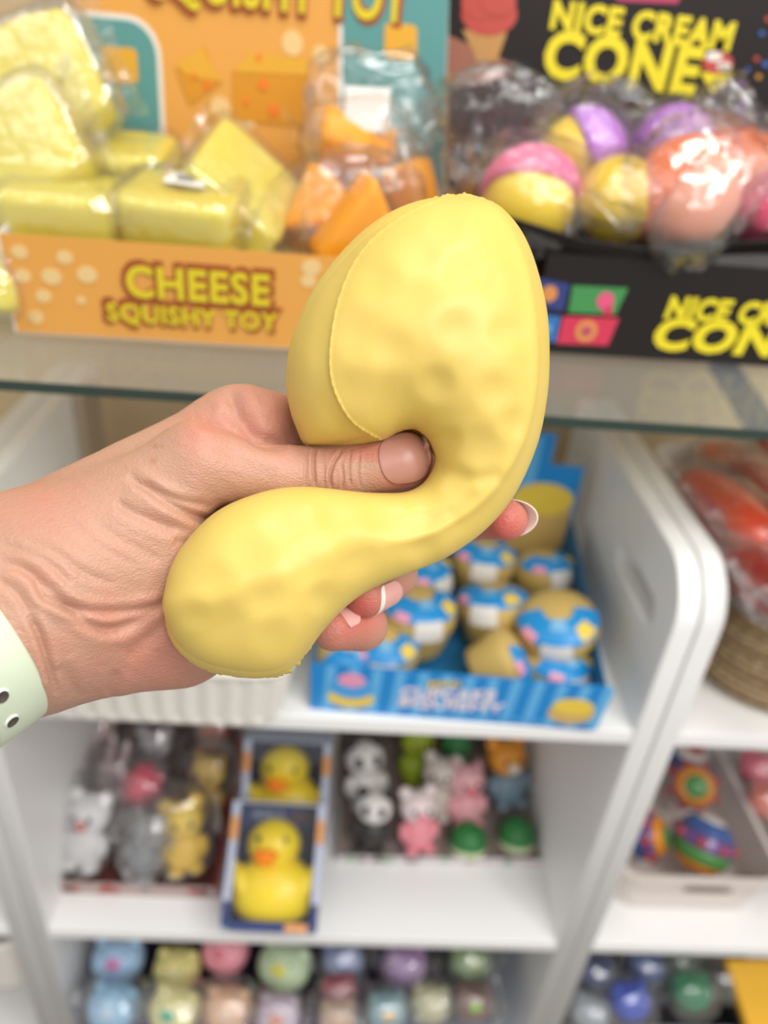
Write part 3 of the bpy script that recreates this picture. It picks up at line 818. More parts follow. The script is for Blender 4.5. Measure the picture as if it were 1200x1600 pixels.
# price tag at right of front
MB().poly(fq, rrect(.80, .62, .86, .86, .01, .03), .002, 0).build('price_label', lab_white, cb)

# ------------------------------------------------------------------ wrapped toys
def crumple(seed, amp=.05, fr=3.0):
    of = Vector((seed * 7.3, seed * 3.1, seed * 1.7))
    def fn(p):
        n = noise.noise(p * fr + of); n2 = noise.noise(p * fr * 2.6 + of)
        return amp * (1 - 2 * abs(n)) + amp * .5 * n2
    return fn
def wrap(parent, d, seed, e=.45, fm=None, fins=True, name='wrapper', c=(0, 0, 0), amp=.05):
    fm = fm or film
    w = MB(); w.blob(c, d, e, 0, None, 36, 20, crumple(seed, amp))
    if fins:
        R = random.Random(seed)
        for sx in (-1, 1):
            V = []; Fc = []
            nx, ny = 7, 14
            for i in range(nx + 1):
                for j in range(ny + 1):
                    t = i / nx; y = (j / ny * 2 - 1) * d[1] * (.85 + .2 * t)
                    V.append((c[0] + sx * (d[0] * .9 + t * d[0] * .30), c[1] + y, c[2] + d[2] * (.35 * math.sin(j * 1.3 + seed) * t + .25 * noise.noise(Vector((i * .6, j * .5, seed)))) + t * d[2] * .4))
            for i in range(nx):
                for j in range(ny):
                    k = i * (ny + 1) + j; Fc.append((k, k + 1, k + ny + 2, k + ny + 1))
            w.add(V, Fc)
    return w.build(name, fm, parent)

cheese_y = mat('pale yellow foam', 'E2D455', .5, .3, sss=.2, sssr=(1, .8, .3), sscale=.01)
def cheese_packet(label, loc, rot, d=(.046, .036, .022), seed=1, lab=False, group='yellow wrapped blocks'):
    t = thing('wrapped_cheese_toy', label, 'toy', loc, rot, group)
    cb_ = MB(); cb_.blob((0, 0, 0), d, .28, 0, None, 40, 24, lambda p: -.03 * max(0, math.sin(p.x * 9 + 1) * math.sin(p.y * 8)) )
    cb_.build('foam_block', cheese_y, t)
    wrap(t, (d[0] * 1.10, d[1] * 1.12, d[2] * 1.18), seed, .34)
    if lab:
        L = MB().panel([(-.012, -.012, d[2] * 1.27), (.020, -.014, d[2] * 1.27), (.020, .010, d[2] * 1.3), (-.012, .012, d[2] * 1.3)], .0006, 0)
        for k in range(5): L.box((-.002 + k * .003, -.002, d[2] * 1.3 + .0006), (.0013, .012, .0004), 1)
        L.build('label', [lab_white, ink], t)
    return t

# four packets inside the tray, placed where their top faces show
def at_top(u, v, z): return WZ(u, v, z)
cheese_packet('yellow wrapped block lying at the front left inside the orange tray', WY(108, 334, .662), (R_(6), 0, R_(2)), (.047, .040, .024), 1)
cheese_packet('yellow wrapped block with a white barcode label, front middle of the orange tray', WY(288, 338, .662), (R_(10), R_(2), R_(-3)), (.047, .040, .024), 2, True)
cheese_packet('yellow wrapped block behind the front left one, against the teal printed panel', WY(192, 262, .745), (R_(14), 0, R_(-6)), (.044, .036, .022), 3)
cheese_packet('yellow wrapped block standing tilted in the orange tray, right of the labelled one', WY(375, 300, .705), (R_(30), R_(38), R_(8)), (.046, .046, .022), 4)
cheese_packet('yellow wrapped block at the bottom of the orange tray, under the front left one', Vector((-.205, .662, ZG + .036)), (0, 0, R_(3)), (.045, .038, .024), 8)
cheese_packet('yellow wrapped block at the bottom of the orange tray, under the labelled one', Vector((-.100, .662, ZG + .036)), (0, 0, R_(-4)), (.045, .038, .024), 9)
cheese_packet('yellow wrapped block at the bottom of the orange tray, against the header card', Vector((-.14, .752, ZG + .045)), (0, 0, R_(6)), (.06, .034, .032), 10)
# big packets at the far left, outside the box
cheese_packet('large yellow wrapped block leaning at the left frame edge, topmost of its heap', WY(8, 158, .73), (R_(66), R_(-24), R_(10)), (.082, .046, .022), 5)
cheese_packet('large yellow wrapped block lower in the left heap beside the tray wall', WY(-14, 268, .685), (R_(58), R_(-30), R_(10)), (.078, .044, .022), 6)
cheese_packet('yellow wrapped block at the very left edge, in front of the tray corner', Vector((WY(-28, 470, .62).x, .63, ZG + .038)), (R_(70), 0, 0), (.036, .030, .03), 7)

# orange slices
oran = mat('orange slice foam', 'EF9C00', .42, .4, sss=.0, sssr=(1, .6, .2), sscale=.01)
def slice_packet(label, loc, rot, s=1, seed=1, lab=False):
    t = thing('wrapped_cheese_wedge', label, 'toy', loc, rot, 'orange wedges in wrappers', s)
    P = [(0, 0)] + [(.075 * math.cos(R_(a)), .075 * math.sin(R_(a))) for a in range(-32, 33, 8)]
    k = len(P); V = [(x - .04, y, z) for z in (-.021, .021) for x, y in P]
    w = MB().add(V, [list(range(k))[::-1], [i + k for i in range(k)]] + [(i, (i + 1) % k, (i + 1) % k + k, i + k) for i in range(k)])
    o = w.build('foam_wedge', oran, t); o.modifiers.new('b', 'BEVEL').width = .013; o.modifiers['b'].segments = 5
    wrap(t, (.052, .046, .028), seed, .7, film_soft, True, amp=.08)
    if lab: MB().panel([(-.02, -.014, .034), (.02, -.014, .034), (.02, .014, .036), (-.02, .014, .036)], .0006).build('label', lab_white, t)
    return t
slice_packet('bright orange cheese wedge in clear wrap close behind the squeezed toy', WY(566, 352, .665), (R_(55), R_(95), R_(-20)), 1.1, 11)
slice_packet('orange cheese wedge in clear wrap lying left of the bright wedge', WY(492, 330, .70), (R_(55), R_(-35), R_(20)), .85, 12)
slice_packet('orange cheese wedge standing upright with its white label against the header card', WY(560, 232, .745), (R_(50), R_(10), R_(170)), .95, 13)
slice_packet('orange cheese wedge half hidden beside the black box', WY(640, 290, .725), (R_(60), R_(30), R_(60)), .9, 14)
t = thing('empty_wrapper', 'crinkled clear wrapper with white barcode label standing before the teal card', 'wrapper', WY(578, 178, .75), (R_(75), 0, 0))
MB().blob((0, 0, 0), (.05, .045, .010), .7, 0, None, 36, 20, crumple(15, .25)).build('film_bag', film_soft, t)
MB().panel([(-.022, -.015, .013), (.016, -.017, .013), (.016, .018, .015), (-.022, .017, .015)], .0006).build('label', lab_white, t)

# ------------------------------------------------------------------ black cone display box
blk = mat('black printed card', '1C1615', .45, .35)
yl = mat('bright yellow print', 'E3D11F', .5)
bx = thing('cone_display_box', 'black display box reading NICE CREAM CONES on the glass shelf', 'display box')
zf = WY(1000, 402, .665).z
Fq = [Vector((.163, .655, zb)), Vector((.62, .672, zb)), Vector((.62, .672, zf)), Vector((.163, .655, zf))]
EB = (701, 10, 700, 200)
Hq = [Vector((edge_at(*EB, .838, zb), .838, zb)), Vector((.66, .838, zb)), Vector((.66, .838, 1.74)), Vector((edge_at(*EB, .838, 1.74), .838, 1.74))]
def onF(u, v, q, Y): 
    return on_panel(WY(u, v, Y), q)
f_ = MB().panel(Fq, .0018, 0)
def quadprint(mb, q, Y, pts, mi, lift): mb.poly(q, [onF(u, v, q, Y) for u, v in pts][::-1], lift, mi)
quadprint(f_, Fq, .66, [(893, 444), (980, 449), (960, 490), (886, 486)], 1, .0008)
quadprint(f_, Fq, .66, [(878, 492), (966, 496), (948, 538), (868, 534)], 2, .0008)
quadprint(f_, Fq, .66, [(833, 430), (888, 442), (878, 484), (836, 476)], 3, .0008)
quadprint(f_, Fq, .66, [(838, 488), (874, 492), (866, 532), (836, 528)], 4, .0008)
for (u, v, r, mi) in ((944, 468, 14, 5), (948, 484, 8, 2), (914, 515, 18, 6), (914, 515, 9, 5), (856, 456, 13, 6), (852, 510, 8, 7)):
    a, b = onF(u, v, Fq, .66); f_.poly(Fq, circ(a, b, r * .00055 / .457, r * .00055 / (zf - zb), 14), .0014, mi)
pm = [blk, mat('green print', '3E8A4A', .5), mat('crimson print', 'C9304F', .5), mat('dark blue print', '2A3A78', .5), mat('blue print', '2E6CB0', .5),
      mat('pink print', 'D9527E', .5), mat('tan print', 'D08A4A', .5), mat('light blue print', '5AA8DE', .5)]
f_.build('front_panel', pm, bx)
for body, u0, u1, v, h in (('NICE CREAM', 1036, 1296, 479, .021), ('CONES', 1018, 1300, 519, .031)):
    a0, b0 = onF(u0, v, Fq, .665); a1, b1 = onF(u1, v + (u1 - u0) * .06, Fq, .665)
    text(body, Fq, (a0 + a1) / 2, (b0 + b1) / 2, (a1 - a0) * .457, h, yl, bx, .05, .0012, shear=.12)
# folded lip along the top of the front
lipz = zf
P1 = [WY(790, 336, .645), WY(905, 372, .648), WY(1000, 386, .65), WY(1080, 378, .655), WY(1200, 374, .66), WY(1320, 372, .665)]
lip = MB()
V = []; 
for i, p in enumerate(P1):
    V.append((p.x, p.y, p.z)); V.append((p.x, p.y + .012, p.z - .014)); V.append((p.x, .665, zf - .004)); V.append((p.x, .690, zf - .03))
Fc = []
for i in range(len(P1) - 1):
    for k in range(3): Fc.append((i * 4 + k, i * 4 + k + 1, i * 4 + k + 5, i * 4 + k + 4))
lip.add(V, Fc, 0, None, False)
o = lip.build('folded_lip', blk, bx); o.modifiers.new('s', 'SOLIDIFY').thickness = .0018
MB().panel([Fq[0], Fq[3] + Vector((0, 0, .0)), Hq[0] + Vector((0, 0, .15)), Hq[0]], .0018).build('side_panel', blk, bx)
MB().panel([Fq[1], Hq[1], Hq[1] + Vector((0, 0, .15)), Fq[2]], .0018).build('side_panel', blk, bx)
MB().panel([Fq[0], Fq[1], Hq[1], Hq[0]], .0012).build('base_panel', blk, bx)
h_ = MB().panel(Hq, .002, 0)
Yh = .838
def ell(u, v, ru, rv, mi, lift):
    h_.poly(Hq, [onF(u + ru * math.cos(2 * math.pi * k / 20), v - rv * math.sin(2 * math.pi * k / 20), Hq, Yh) for k in range(20)], lift, mi)
# the printed cone held by printed fingers
quadprint(h_, Hq, Yh, [(700, 55), (735, 70), (800, 100), (798, 118), (740, 132), (700, 132)], 3, .0008)
quadprint(h_, Hq, Yh, [(722, 46), (792, 50), (776, 96), (745, 96)], 2, .0014)
ell(764, 22, 44, 34, 1, .0018); ell(750, 5, 30, 26, 1, .0022); ell(778, 2, 28, 24, 1, .0026)
quadprint(h_, Hq, Yh, [(955, -12), (1065, -10), (1058, 6), (965, 2)], 4, .001)
# scattered confetti at the right of the card
for (u, v, r, mi) in ((1190, 52, 4, 5), (1182, 92, 4, 1), (1185, 120, 4, 6), (1196, 100, 5, 5), (1168, 108, 3, 5), (1199, 30, 4, 1), (700, 150, 3, 6), (830, 130, 3, 5)):
    ell(u, v, r, r, mi, .001)
# ice cream standing in for the last letter of the header word
quadprint(h_, Hq, Yh, [(1092, 112), (1146, 118), (1112, 146)], 7, .0018)
ell(1120, 98, 24, 18, 1, .0022); ell(1114, 88, 13, 8, 8, .0028); ell(1130, 104, 11, 7, 8, .0028)
h_.build('header_card', [blk, mat('coral print', 'B8483E', .5), mat('waffle print', 'B98A4E', .5), mat('skin print', '9A6450', .5), mat('magenta print', 'B03A5E', .5),
                         mat('blue dot print', '3A5FA8', .5), mat('amber print', 'C98A2A', .5), yl, wht_pr], bx)
for body, u0, u1, v, h, sh in (('NICE CREAM', 854, 1152, 26, .024, .0), ('CONE', 845, 1098, 86, .041, .0)):
    a0, b0 = onF(u0, v, Hq, Yh); a1, b1 = onF(u1, v + (u1 - u0) * .095, Hq, Yh)
    text(body, Hq, (a0 + a1) / 2, (b0 + b1) / 2, (a1 - a0) * .56, h, yl, bx, .045, .0014, rot=-.02)

# wrapped icecream ball toys in the black box
def ball_toy(label, u, v, Y, r, ca, cb_, rot, seed, split=.15, film_=None):
    t = thing('wrapped_ball_toy', label, 'toy', WY(u, v, Y), rot, 'wrapped balls in the black box')
    A = mat('foam ' + ca, ca, .35, .5, sss=.15, sscale=.01); B = mat('foam ' + cb_, cb_, .35, .5, sss=.15, sscale=.01)
    n = 10
    pr = [(r * math.cos(R_(a)), r * math.sin(R_(a))) for a in np.linspace(-90, math.degrees(math.asin(split)), n)]
    MB().lathe(pr + [(0, r * split)], 32).build('lower_half', B, t)
    r2 = r * 1.12; z0 = r * split
    pr = [(0.0, z0 - .002), (r2 * .97, z0 - .002)] + [(r2 * math.cos(R_(a)), z0 + r2 * .95 * math.sin(R_(a))) for a in np.linspace(4, 90, n)]
    MB().lathe(pr, 32).build('upper_half', A, t)
    wrap(t, (r * 1.42, r * 1.30, r * 1.25), seed, .8, film_ or film_dark, True, amp=.10)
    return t
PK, YE, PU, OR, PE = 'E36C98', 'E8C71C', 'B06CC8', 'F0701C', 'F2A58A'
ball_toy('pink over yellow wrapped ball at the front left of the black box', 826, 318, .705, .040, PK, YE, (R_(-40), R_(8), 0), 21)
ball_toy('yellow wrapped ball with purple rim behind the pink and yellow one', 902, 245, .755, .036, PU, YE, (R_(-10), R_(62), R_(-10)), 22)
ball_toy('purple wrapped ball at the back of the black box below the letter N', 1050, 238, .775, .034, PU, 'C887C0', (R_(30), R_(-10), 0), 23)
ball_toy('plain yellow wrapped ball at the front centre of the black box', 965, 322, .705, .034, YE, YE, (R_(20), R_(-10), 0), 24)
ball_toy('large peach wrapped toy with bright highlights at the front of the black box', 1072, 308, .695, .044, OR, PE, (R_(-60), R_(-40), R_(25)), 25, .05, film)
ball_toy('orange wrapped ball behind the peach one, right of centre', 1135, 275, .735, .034, OR, 'F08A3A', (R_(30), 0, 0), 26)
ball_toy('small crimson wrapped ball at the right frame edge', 1195, 332, .705, .030, 'D83A68', 'E0507A', (R_(30), 0, 0), 27)
ball_toy('orange wrapped ball at the right frame edge above the crimson one', 1200, 275, .745, .030, 'F0602A', OR, (R_(30), 0, 0), 28)
for i, (u, v, Y, w, l) in enumerate(((775, 200, .765, .05, 'crumpled empty clear wrapper at the back left corner of the black box'),
                                   (965, 180, .785, .03, 'tall crinkled wrapper tip glinting in front of the letter E'),
                                   (1130, 215, .775, .04, 'crumpled clear wrapper behind the orange ball in the black box'))):
    o = MB().blob((0, 0, 0), (w, .02, w * .8), .8, 0, None, 40, 24, crumple(31 + i, .30)).build('clear_wrapper', film_dark)
    o.location = WY(u, v, Y); o.rotation_euler = (R_(10), R_(20 * i), 0); tag(o, l, 'wrapper', 'loose wrappers')

# ------------------------------------------------------------------ blue cupcake box
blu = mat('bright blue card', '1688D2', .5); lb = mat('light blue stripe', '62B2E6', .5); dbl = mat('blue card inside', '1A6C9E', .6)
cy = mat('cupcake yellow print', 'EBCB4A', .5); cpk = mat('cupcake pink print', 'E89AB8', .5); tan_ = mat('cupcake tan print', 'D2B068', .55)
bb = thing('cupcake_display_box', 'blue striped open display box full of cupcake cups on the white shelf', 'display box')
b0 = WZ(485, 1106, S1 + .001); b1 = WZ(925, 1141, S1 + .001)
b0.z = b1.z = S1 + .001
dirx = (b1 - b0).normalized(); diry = Vector((-dirx.y, dirx.x, 0))
hgt = .070; dep = .30
Bq = [b0, b1, b1 + Vector((.002, -.003, hgt)), b0 + Vector((-.002, -.003, hgt))]
BW = (b1 - b0).length
p_ = MB().panel(Bq, .0015, 0)
a = .04
k = 0
while a < .98:
    w = .035
    p_.poly(Bq, [(a, .02), (a + w, .02), (a + w + .012, .98), (a + .012, .98)], .0005, 1); a += .078; k += 1
def sp(cx, cy2, rx, ry, mi, lift): p_.poly(Bq, circ(cx, cy2, rx / BW, ry / hgt, 20), lift, mi)
sp(.14, .30, .026, .014, 3, .0012); sp(.14, .55, .024, .017, 2, .0016); sp(.14, .72, .015, .010, 4, .002)
sp(.905, .36, .026, .017, 5, .0012); sp(.905, .52, .023, .012, 3, .0016)
p_.build('front_panel', [blu, lb, mat('sky print', '4AA0E0', .5), cy, cpk, tan_], bb)
txt = mat('pale pink white letters', 'E8DDE8', .5)
text('MINI', Bq, .45, .80, .034, .010, cy, bb, .03, .0016, rot=.12)
text('CUPCAKE', Bq, .47, .58, .105, .018, txt, bb, .05, .0016, rot=.06)
text('SQUISHY', Bq, .49, .33, .12, .016, txt, bb, .05, .0016, rot=.03)
text('SLOW RISING', Bq, .60, .13, .13, .009, lb, bb, .02, .0016)
bk0 = b0 + diry * dep; bk1 = b1 + diry * dep + dirx * .012
up = Vector((0, 0, 1))
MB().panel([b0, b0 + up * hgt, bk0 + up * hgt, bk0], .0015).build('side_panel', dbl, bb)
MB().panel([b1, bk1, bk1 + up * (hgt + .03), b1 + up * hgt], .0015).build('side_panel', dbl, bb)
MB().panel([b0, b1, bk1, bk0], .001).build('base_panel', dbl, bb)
ht = .155
Cq = [bk0, bk1, bk1 + up * (hgt + ht) + dirx * .0, bk0 + up * (hgt + ht)]
c_ = MB()
Wd = bk1 - bk0
prof = [(0, 0), (1, 0), (1, .80), (.86, .80), (.86, 1.0), (.10, 1.0), (.10, .8), (0, .8)]
c_.poly(Cq, prof, 0, 0, .002)
for a in np.arange(.03, .84, .12):
    c_.poly(Cq, [(a, .34), (a + .06, .34), (a + .06, .98 if .1 < a < .8 else .78), (a, .98 if .1 < a < .8 else .78)], .0006, 1)
c_.poly(Cq, circ(.86, .56, .13, .115, 20), .0012, 2); c_.poly(Cq, [(.74, .16), (.985, .16), (.99, .50), (.73, .50)], .0009, 3)
c_.poly(Cq, circ(.40, .6, .16, .14, 20), .0012, 2)
c_.build('header_card', [blu, lb, cy, tan_], bb)

tanp = mat('tan cake foam', 'CBAE66', .5, .35, sss=.1, sscale=.01)
def cup(label, loc, rot, s=1):
    t = thing('cupcake_squishy', label, 'toy', loc, rot, 'wrapped cupcake cups in the blue box', s)
    MB().lathe([(0, 0), (.026, 0), (.029, .004), (.033, .022), (.037, .034), (.0375, .044), (.034, .052), (.024, .058), (.01, .061), (0, .0615)], 36).build('cake_body', tanp, t)
    # label wraps over the front of the top
    V = []; Fc = []
    def dome(th, q):
        prf = [(.0385, .028), (.0388, .044), (.0352, .0535), (.025, .0596), (.011, .0625)]
        k = q * 4; i = min(int(k), 3); f = k - i
        r = prf[i][0] * (1 - f) + prf[i + 1][0] * f; z = prf[i][1] * (1 - f) + prf[i + 1][1] * f
        return (r * math.cos(th), r * math.sin(th), z)
    def patch(t0, t1, q0, q1, l, mi, mb):
        V = []; Fc = []; n, m_ = 12, 6
        for i in range(n + 1):
            for j in range(m_ + 1):
                p = Vector(dome(R_(t0 + (t1 - t0) * i / n), q0 + (q1 - q0) * j / m_)); c = Vector((0, 0, .03))
                V.append(p + (p - c).normalized() * l)
        for i in range(n):
            for j in range(m_):
                k = i * (m_ + 1) + j; Fc.append((k, k + m_ + 1, k + m_ + 2, k + 1))
        mb.add(V, Fc, mi)
    L = MB()
    patch(-170, 20, .42, .95, .0005, 0, L); patch(-105, -62, .08, .50, .0009, 1, L); patch(-140, -115, .40, .62, .0010, 2, L)
    patch(-45, -15, .50, .78, .0010, 3, L); patch(-100, -60, .78, .98, .0011, 4, L)
    L.build('label', [mat('label blue', '1E90D4', .35), lab_white, mat('label pink', 'EFA0B8', .4), cy, mat('label sky', '7CB8E0', .4)], t)
    return t
spots = [
 ('cupcake cup at the back right of the blue box', 852, 905, .905, (R_(-12), 0, R_(15)), 1.12),
 ('cupcake cup in the back row of the blue box, just under the index fingertip', 752, 890, .905, (R_(-6), 0, R_(-15)), 1.1),
 ('cupcake cup in the back row, left part hidden by the squeezed toy', 655, 915, .90, (R_(-5), 0, R_(40)), 1.1),
 ('cupcake cup in the middle of the blue box with its label turned left', 778, 968, .905, (R_(-10), R_(-14), R_(-30)), 1.12),
 ('cupcake cup left of the middle one with a white sticker facing front', 652, 975, .905, (R_(-4), 0, R_(5)), 1.15),
 ('cupcake cup lying tipped on its side near the front panel', 748, 1018, .915, (R_(20), R_(58), R_(25)), .98),
 ('big cupcake cup at the right wall of the blue box', 878, 985, .915, (R_(14), R_(-8), R_(-20)), 1.22),
 ('cupcake cup low at the front right, only its top above the panel', 868, 1050, .885, (0, 0, R_(20)), 1.0),
 ('cupcake cup at the front left of the blue box, under the ring fingertip', 600, 1020, .885, (R_(5), 0, R_(-10)), 1.05),
 ('cupcake cup at the left end of the blue box behind the front panel', 540, 1030, .88, (R_(5), 0, R_(30)), 1.0)]
base = None
for (l, u, v, z, r, s) in spots:
    loc = WZ(u, v, z); loc.z = z - .035
    if base is None: base = cup(l, loc, r, s)
    else: dup(base, l, loc, r, s * 1.08)

# ------------------------------------------------------------------ white ribbed basket (left, behind the wrist)
def ribbed_basket(name, label, x0, x1, y0, y1, z0, h, m_, amp=.003, ribs=34, rim=.006, lean=.012, grp=None):
    t = thing(name, label, 'basket', ((x0 + x1) / 2, (y0 + y1) / 2, z0), (0, 0, 0), grp)
    hx, hy = (x1 - x0) / 2, (y1 - y0) / 2
    N = 360; rows = 22; V = []; Fc = []
    def ring(sx, sy, r, z, wv):
        out = []
        for i in range(N):
            a = 2 * math.pi * i / N; c, s = math.cos(a), math.sin(a)
            e = .22; x = math.copysign(abs(c) ** e, c) * sx; y = math.copysign(abs(s) ** e, s) * sy
            out.append((x, y))
        # resample evenly along the outline
        P = np.array(out + [out[0]]); d = np.r_[0, np.cumsum(np.hypot(*np.diff(P, axis=0).T))]
        q = np.linspace(0, d[-1], N, endpoint=False)
        X = np.interp(q, d, P[:, 0]); Y = np.interp(q, d, P[:, 1])
        g = 1 + wv * np.sin(np.arange(N) / N * 2 * math.pi * ribs) / max(sx, sy)
        return [(X[i] * g[i], Y[i] * g[i], z) for i in range(N)]
    for j in range(rows + 1):
        f = j / rows; wv = amp * (1 if .08 < f < .9 else 0) * (1 + .2 * math.sin(j * 2.4))
        V += ring(hx - lean * (1 - f) + .0008 * math.sin(j * 3.1), hy - lean * (1 - f), 0, h * f, wv)
    V += ring(hx + rim, hy + rim, 0, h, 0); V += ring(hx + rim, hy + rim, 0, h + .006, 0); V += ring(hx - .003, hy - .003, 0, h + .006, 0)
    for j in range(rows + 1):
        f = 1 - j / rows; V += ring(hx - .003 - lean * (1 - f), hy - .003 - lean * (1 - f), 0, h * f + .002, 0)
    R = len(V) // N
    for j in range(R - 1):
        for i in range(N):
            i2 = (i + 1) % N; Fc.append((j * N + i, j * N + i2, (j + 1) * N + i2, (j + 1) * N + i))
    Fc.append([i for i in range(N)][::-1]); Fc.append([(R - 1) * N + i for i in range(N)])
    MB().add(V, Fc).build('basket_body', m_, t)
    return t
bk = WZ(455, 1122, S1)
ribbed_basket('ribbed_basket', 'white ribbed plastic basket on the upper shelf behind the wrist', -.335, bk.x, .572, .86, S1 + .001, .085, mat('ivory plastic', 'EFECE4', .35, .45), .0035, 46)
o = MB().box((0, 0, .05), (.075, .07, .10)).build('carton', mat('beige carton', 'B5A48E', .7), None, .002)
o.location = (WY(108, 690, .98).x, .985, S1 + .001)
o.location.z = S1 + .001; o.scale = (1, 1, 2.1)
tag(o, 'small plain beige carton at the back of the upper shelf above the wrist', 'box')

# ------------------------------------------------------------------ middle shelf, left unit
def open_tray(name, label, A, B, dep_, h, mo, mi_, mprint=None, hb=None, grp=None, side=None):
    """A,B: front bottom corners"""
    t = thing(name, label, 'display box', (0, 0, 0), (0, 0, 0), grp)
    d = (B - A).normalized(); n = Vector((-d.y, d.x, 0)); up = Vector((0, 0, 1)); hb = hb or h
    C_, D_ = B + n * dep_, A + n * dep_
    f = MB().panel([A, B, B + up * h, A + up * h], .0015, 0)
    if mprint:
        L = (B - A).length; R = random.Random(len(label))
        for k in range(14): f.poly([A, B, B + up * h, A + up * h], circ(R.uniform(.04, .96), R.uniform(.3, .7), .007 / L, .006 / h, 10), .0006, 1 + k % 2)
    f.build('front_panel', [mo, mprint or mo, mi_], t)
    s1 = MB().panel([D_, A, A + up * h, D_ + up * hb], .0015, 0)
    if mprint:
        for k in range(10): s1.poly([A, D_, D_ + up * hb, A + up * h], circ(.05 + .1 * k, .5 + .2 * math.sin(k), .01 / dep_, .008 / h, 10), .0018, 1)
    s1.build('side_panel', [side or mo, mprint or mo], t)
    MB().panel([B, C_, C_ + up * hb, B + up * h], .0015, 0).build('side_panel', side or mo, t)
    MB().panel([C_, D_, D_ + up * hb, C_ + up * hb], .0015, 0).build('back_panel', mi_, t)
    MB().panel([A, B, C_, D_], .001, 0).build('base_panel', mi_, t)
    return t
def seg(mb, *a): pass

def critter(name, label, loc, rot, body, head=None, ears='round', s=1, wrapd=None, grp=None, eye=True, cheek=None, snout=None, hat=None, patch=None, fat=1.0):
    """small squishy animal figure: body, head, ears, eyes, arms and feet"""
    t = thing(name, label, 'toy', loc, rot, grp, s)
    B = mat('toy ' + body, body, .4, .45, sss=.12, sscale=.008); H = mat('toy ' + (head or body), head or body, .4, .45, sss=.12, sscale=.008)
    b = MB().blob((0, 0, .019), (.019 * fat, .016 * fat, .021), .9)
    b.blob((-.010, -.010, .004), (.008, .010, .005)); b.blob((.010, -.010, .004), (.008, .010, .005))
    b.blob((-.018, -.005, .024), (.006, .006, .011)); b.blob((.018, -.005, .024), (.006, .006, .011))
    b.build('body', B, t)
    h = MB().blob((0, -.001, .052), (.021, .019, .018), .95)
    if not hat: h.build('head', H, t)
    else: h.build('head', H, t)
    e = MB()
    em = mat('toy ' + (patch or head or body), patch or head or body, .4)
    for sx in (-1, 1):
        e = MB()
        if ears == 'round': e.blob((sx * .015, 0, .069), (.0075, .005, .0075))
        elif ears == 'point': e.add([(sx * .008, -.003, .066), (sx * .020, -.003, .062), (sx * .017, .002, .080), (sx * .014, .005, .064)], [(0, 1, 2), (1, 3, 2), (3, 0, 2), (0, 3, 1)])
        elif ears == 'long': e.blob((sx * .009, 0, .082), (.005, .004, .018))
        if ears: e.build('ear', em, t)
    if eye:
        for sx in (-1, 1): MB().blob((sx * .008, -.0205, .054), (.0026, .0016, .0032), 1, 0, None, 10, 6).build('eye', ink, t)
    if patch:
        for sx in (-1, 1): MB().blob((sx * .0085, -.0165, .054), (.0058, .0032, .0066), 1, 0, None, 12, 8).build('eye_patch', mat('toy ' + patch, patch, .4), t)
    if snout: MB().blob((0, -.019, .047), (.007, .005, .005)).build('snout', mat('toy ' + snout, snout, .4), t)
    if hat: MB().lathe([(0, .088), (.006, .086), (.013, .078), (.018, .068), (.0215, .058), (.023, .056), (.020, .054)], 24).build('hat', mat('toy ' + hat, hat, .45), t)
    if wrapd: wrap(t, (.031, .027, .048), wrapd, .7, film, True, 'wrapper', (0, 0, .040), .10)
    return t

# red tray with bagged figures
A = WZ(52, 1392, S2 + .001); B = WZ(338, 1403, S2 + .001)
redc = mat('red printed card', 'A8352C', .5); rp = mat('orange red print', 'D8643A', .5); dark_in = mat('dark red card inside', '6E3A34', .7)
tr = open_tray('red_display_tray', 'red printed tray of bagged animal figures on the middle shelf, left', A, B, .26, .024, mat('pale printed rim', 'B9A29E', .55), dark_in, redc, .10, None, mat('tomato red card', 'B84030', .5))
G2 = 'bagged animal figures in the red tray'
up55 = R_(-28)
cl = [('white bagged bear figure at the front left of the red tray', 132, 1318, .475, 'E6E6E8', 'ECECEE', 'round', 1.25, 41, {'snout': 'D87878'}),
      ('plain grey bagged figure at the front centre of the red tray', 220, 1340, .465, '8E9096', '9A9CA0', 'round', 1.05, 42, {}),
      ('yellow bagged figure at the front right of the red tray', 292, 1325, .475, 'F0C51E', 'F2CC2A', 'round', 1.2, 43, {}),
      ('bagged figure with a pink hat and grey body, middle of the red tray', 222, 1275, .485, 'A88A90', 'D86A7C', 'round', 1.15, 44, {'hat': 'E04A68'}),
      ('yellow bagged figure behind the front yellow one', 318, 1235, .485, 'D8B038', 'E0B840', 'point', 1.1, 45, {}),
      ('pinkish white bagged figure behind the white bear', 158, 1245, .485, 'C9B0B0', 'D0BCBC', 'long', 1.15, 46, {}),
      ('red and white bagged figure at the back left corner of the red tray', 155, 1180, .49, 'C05858', 'D8B8B8', 'round', 1.15, 47, {}),
      ('grey white bagged figure in the back row, centre of the red tray', 238, 1190, .49, 'A8A4AA', 'B8B4BA', 'round', 1.1, 48, {}),
      ('orange brown bagged figure at the back right corner of the red tray', 325, 1170, .49, 'B0603A', 'C06848', 'round', 1.1, 49, {})]
for (l, u, v, z, bc, hc, ea, s, sd, kw) in cl:
    p = WZ(u, v, z); p.z = S2 + .016; 
    p.y -= .012
    critter('bagged_animal_toy', l, p, (up55, 0, R_((sd * 37) % 50 - 25)), bc, hc, ea, s * 1.2, sd, G2, **kw)

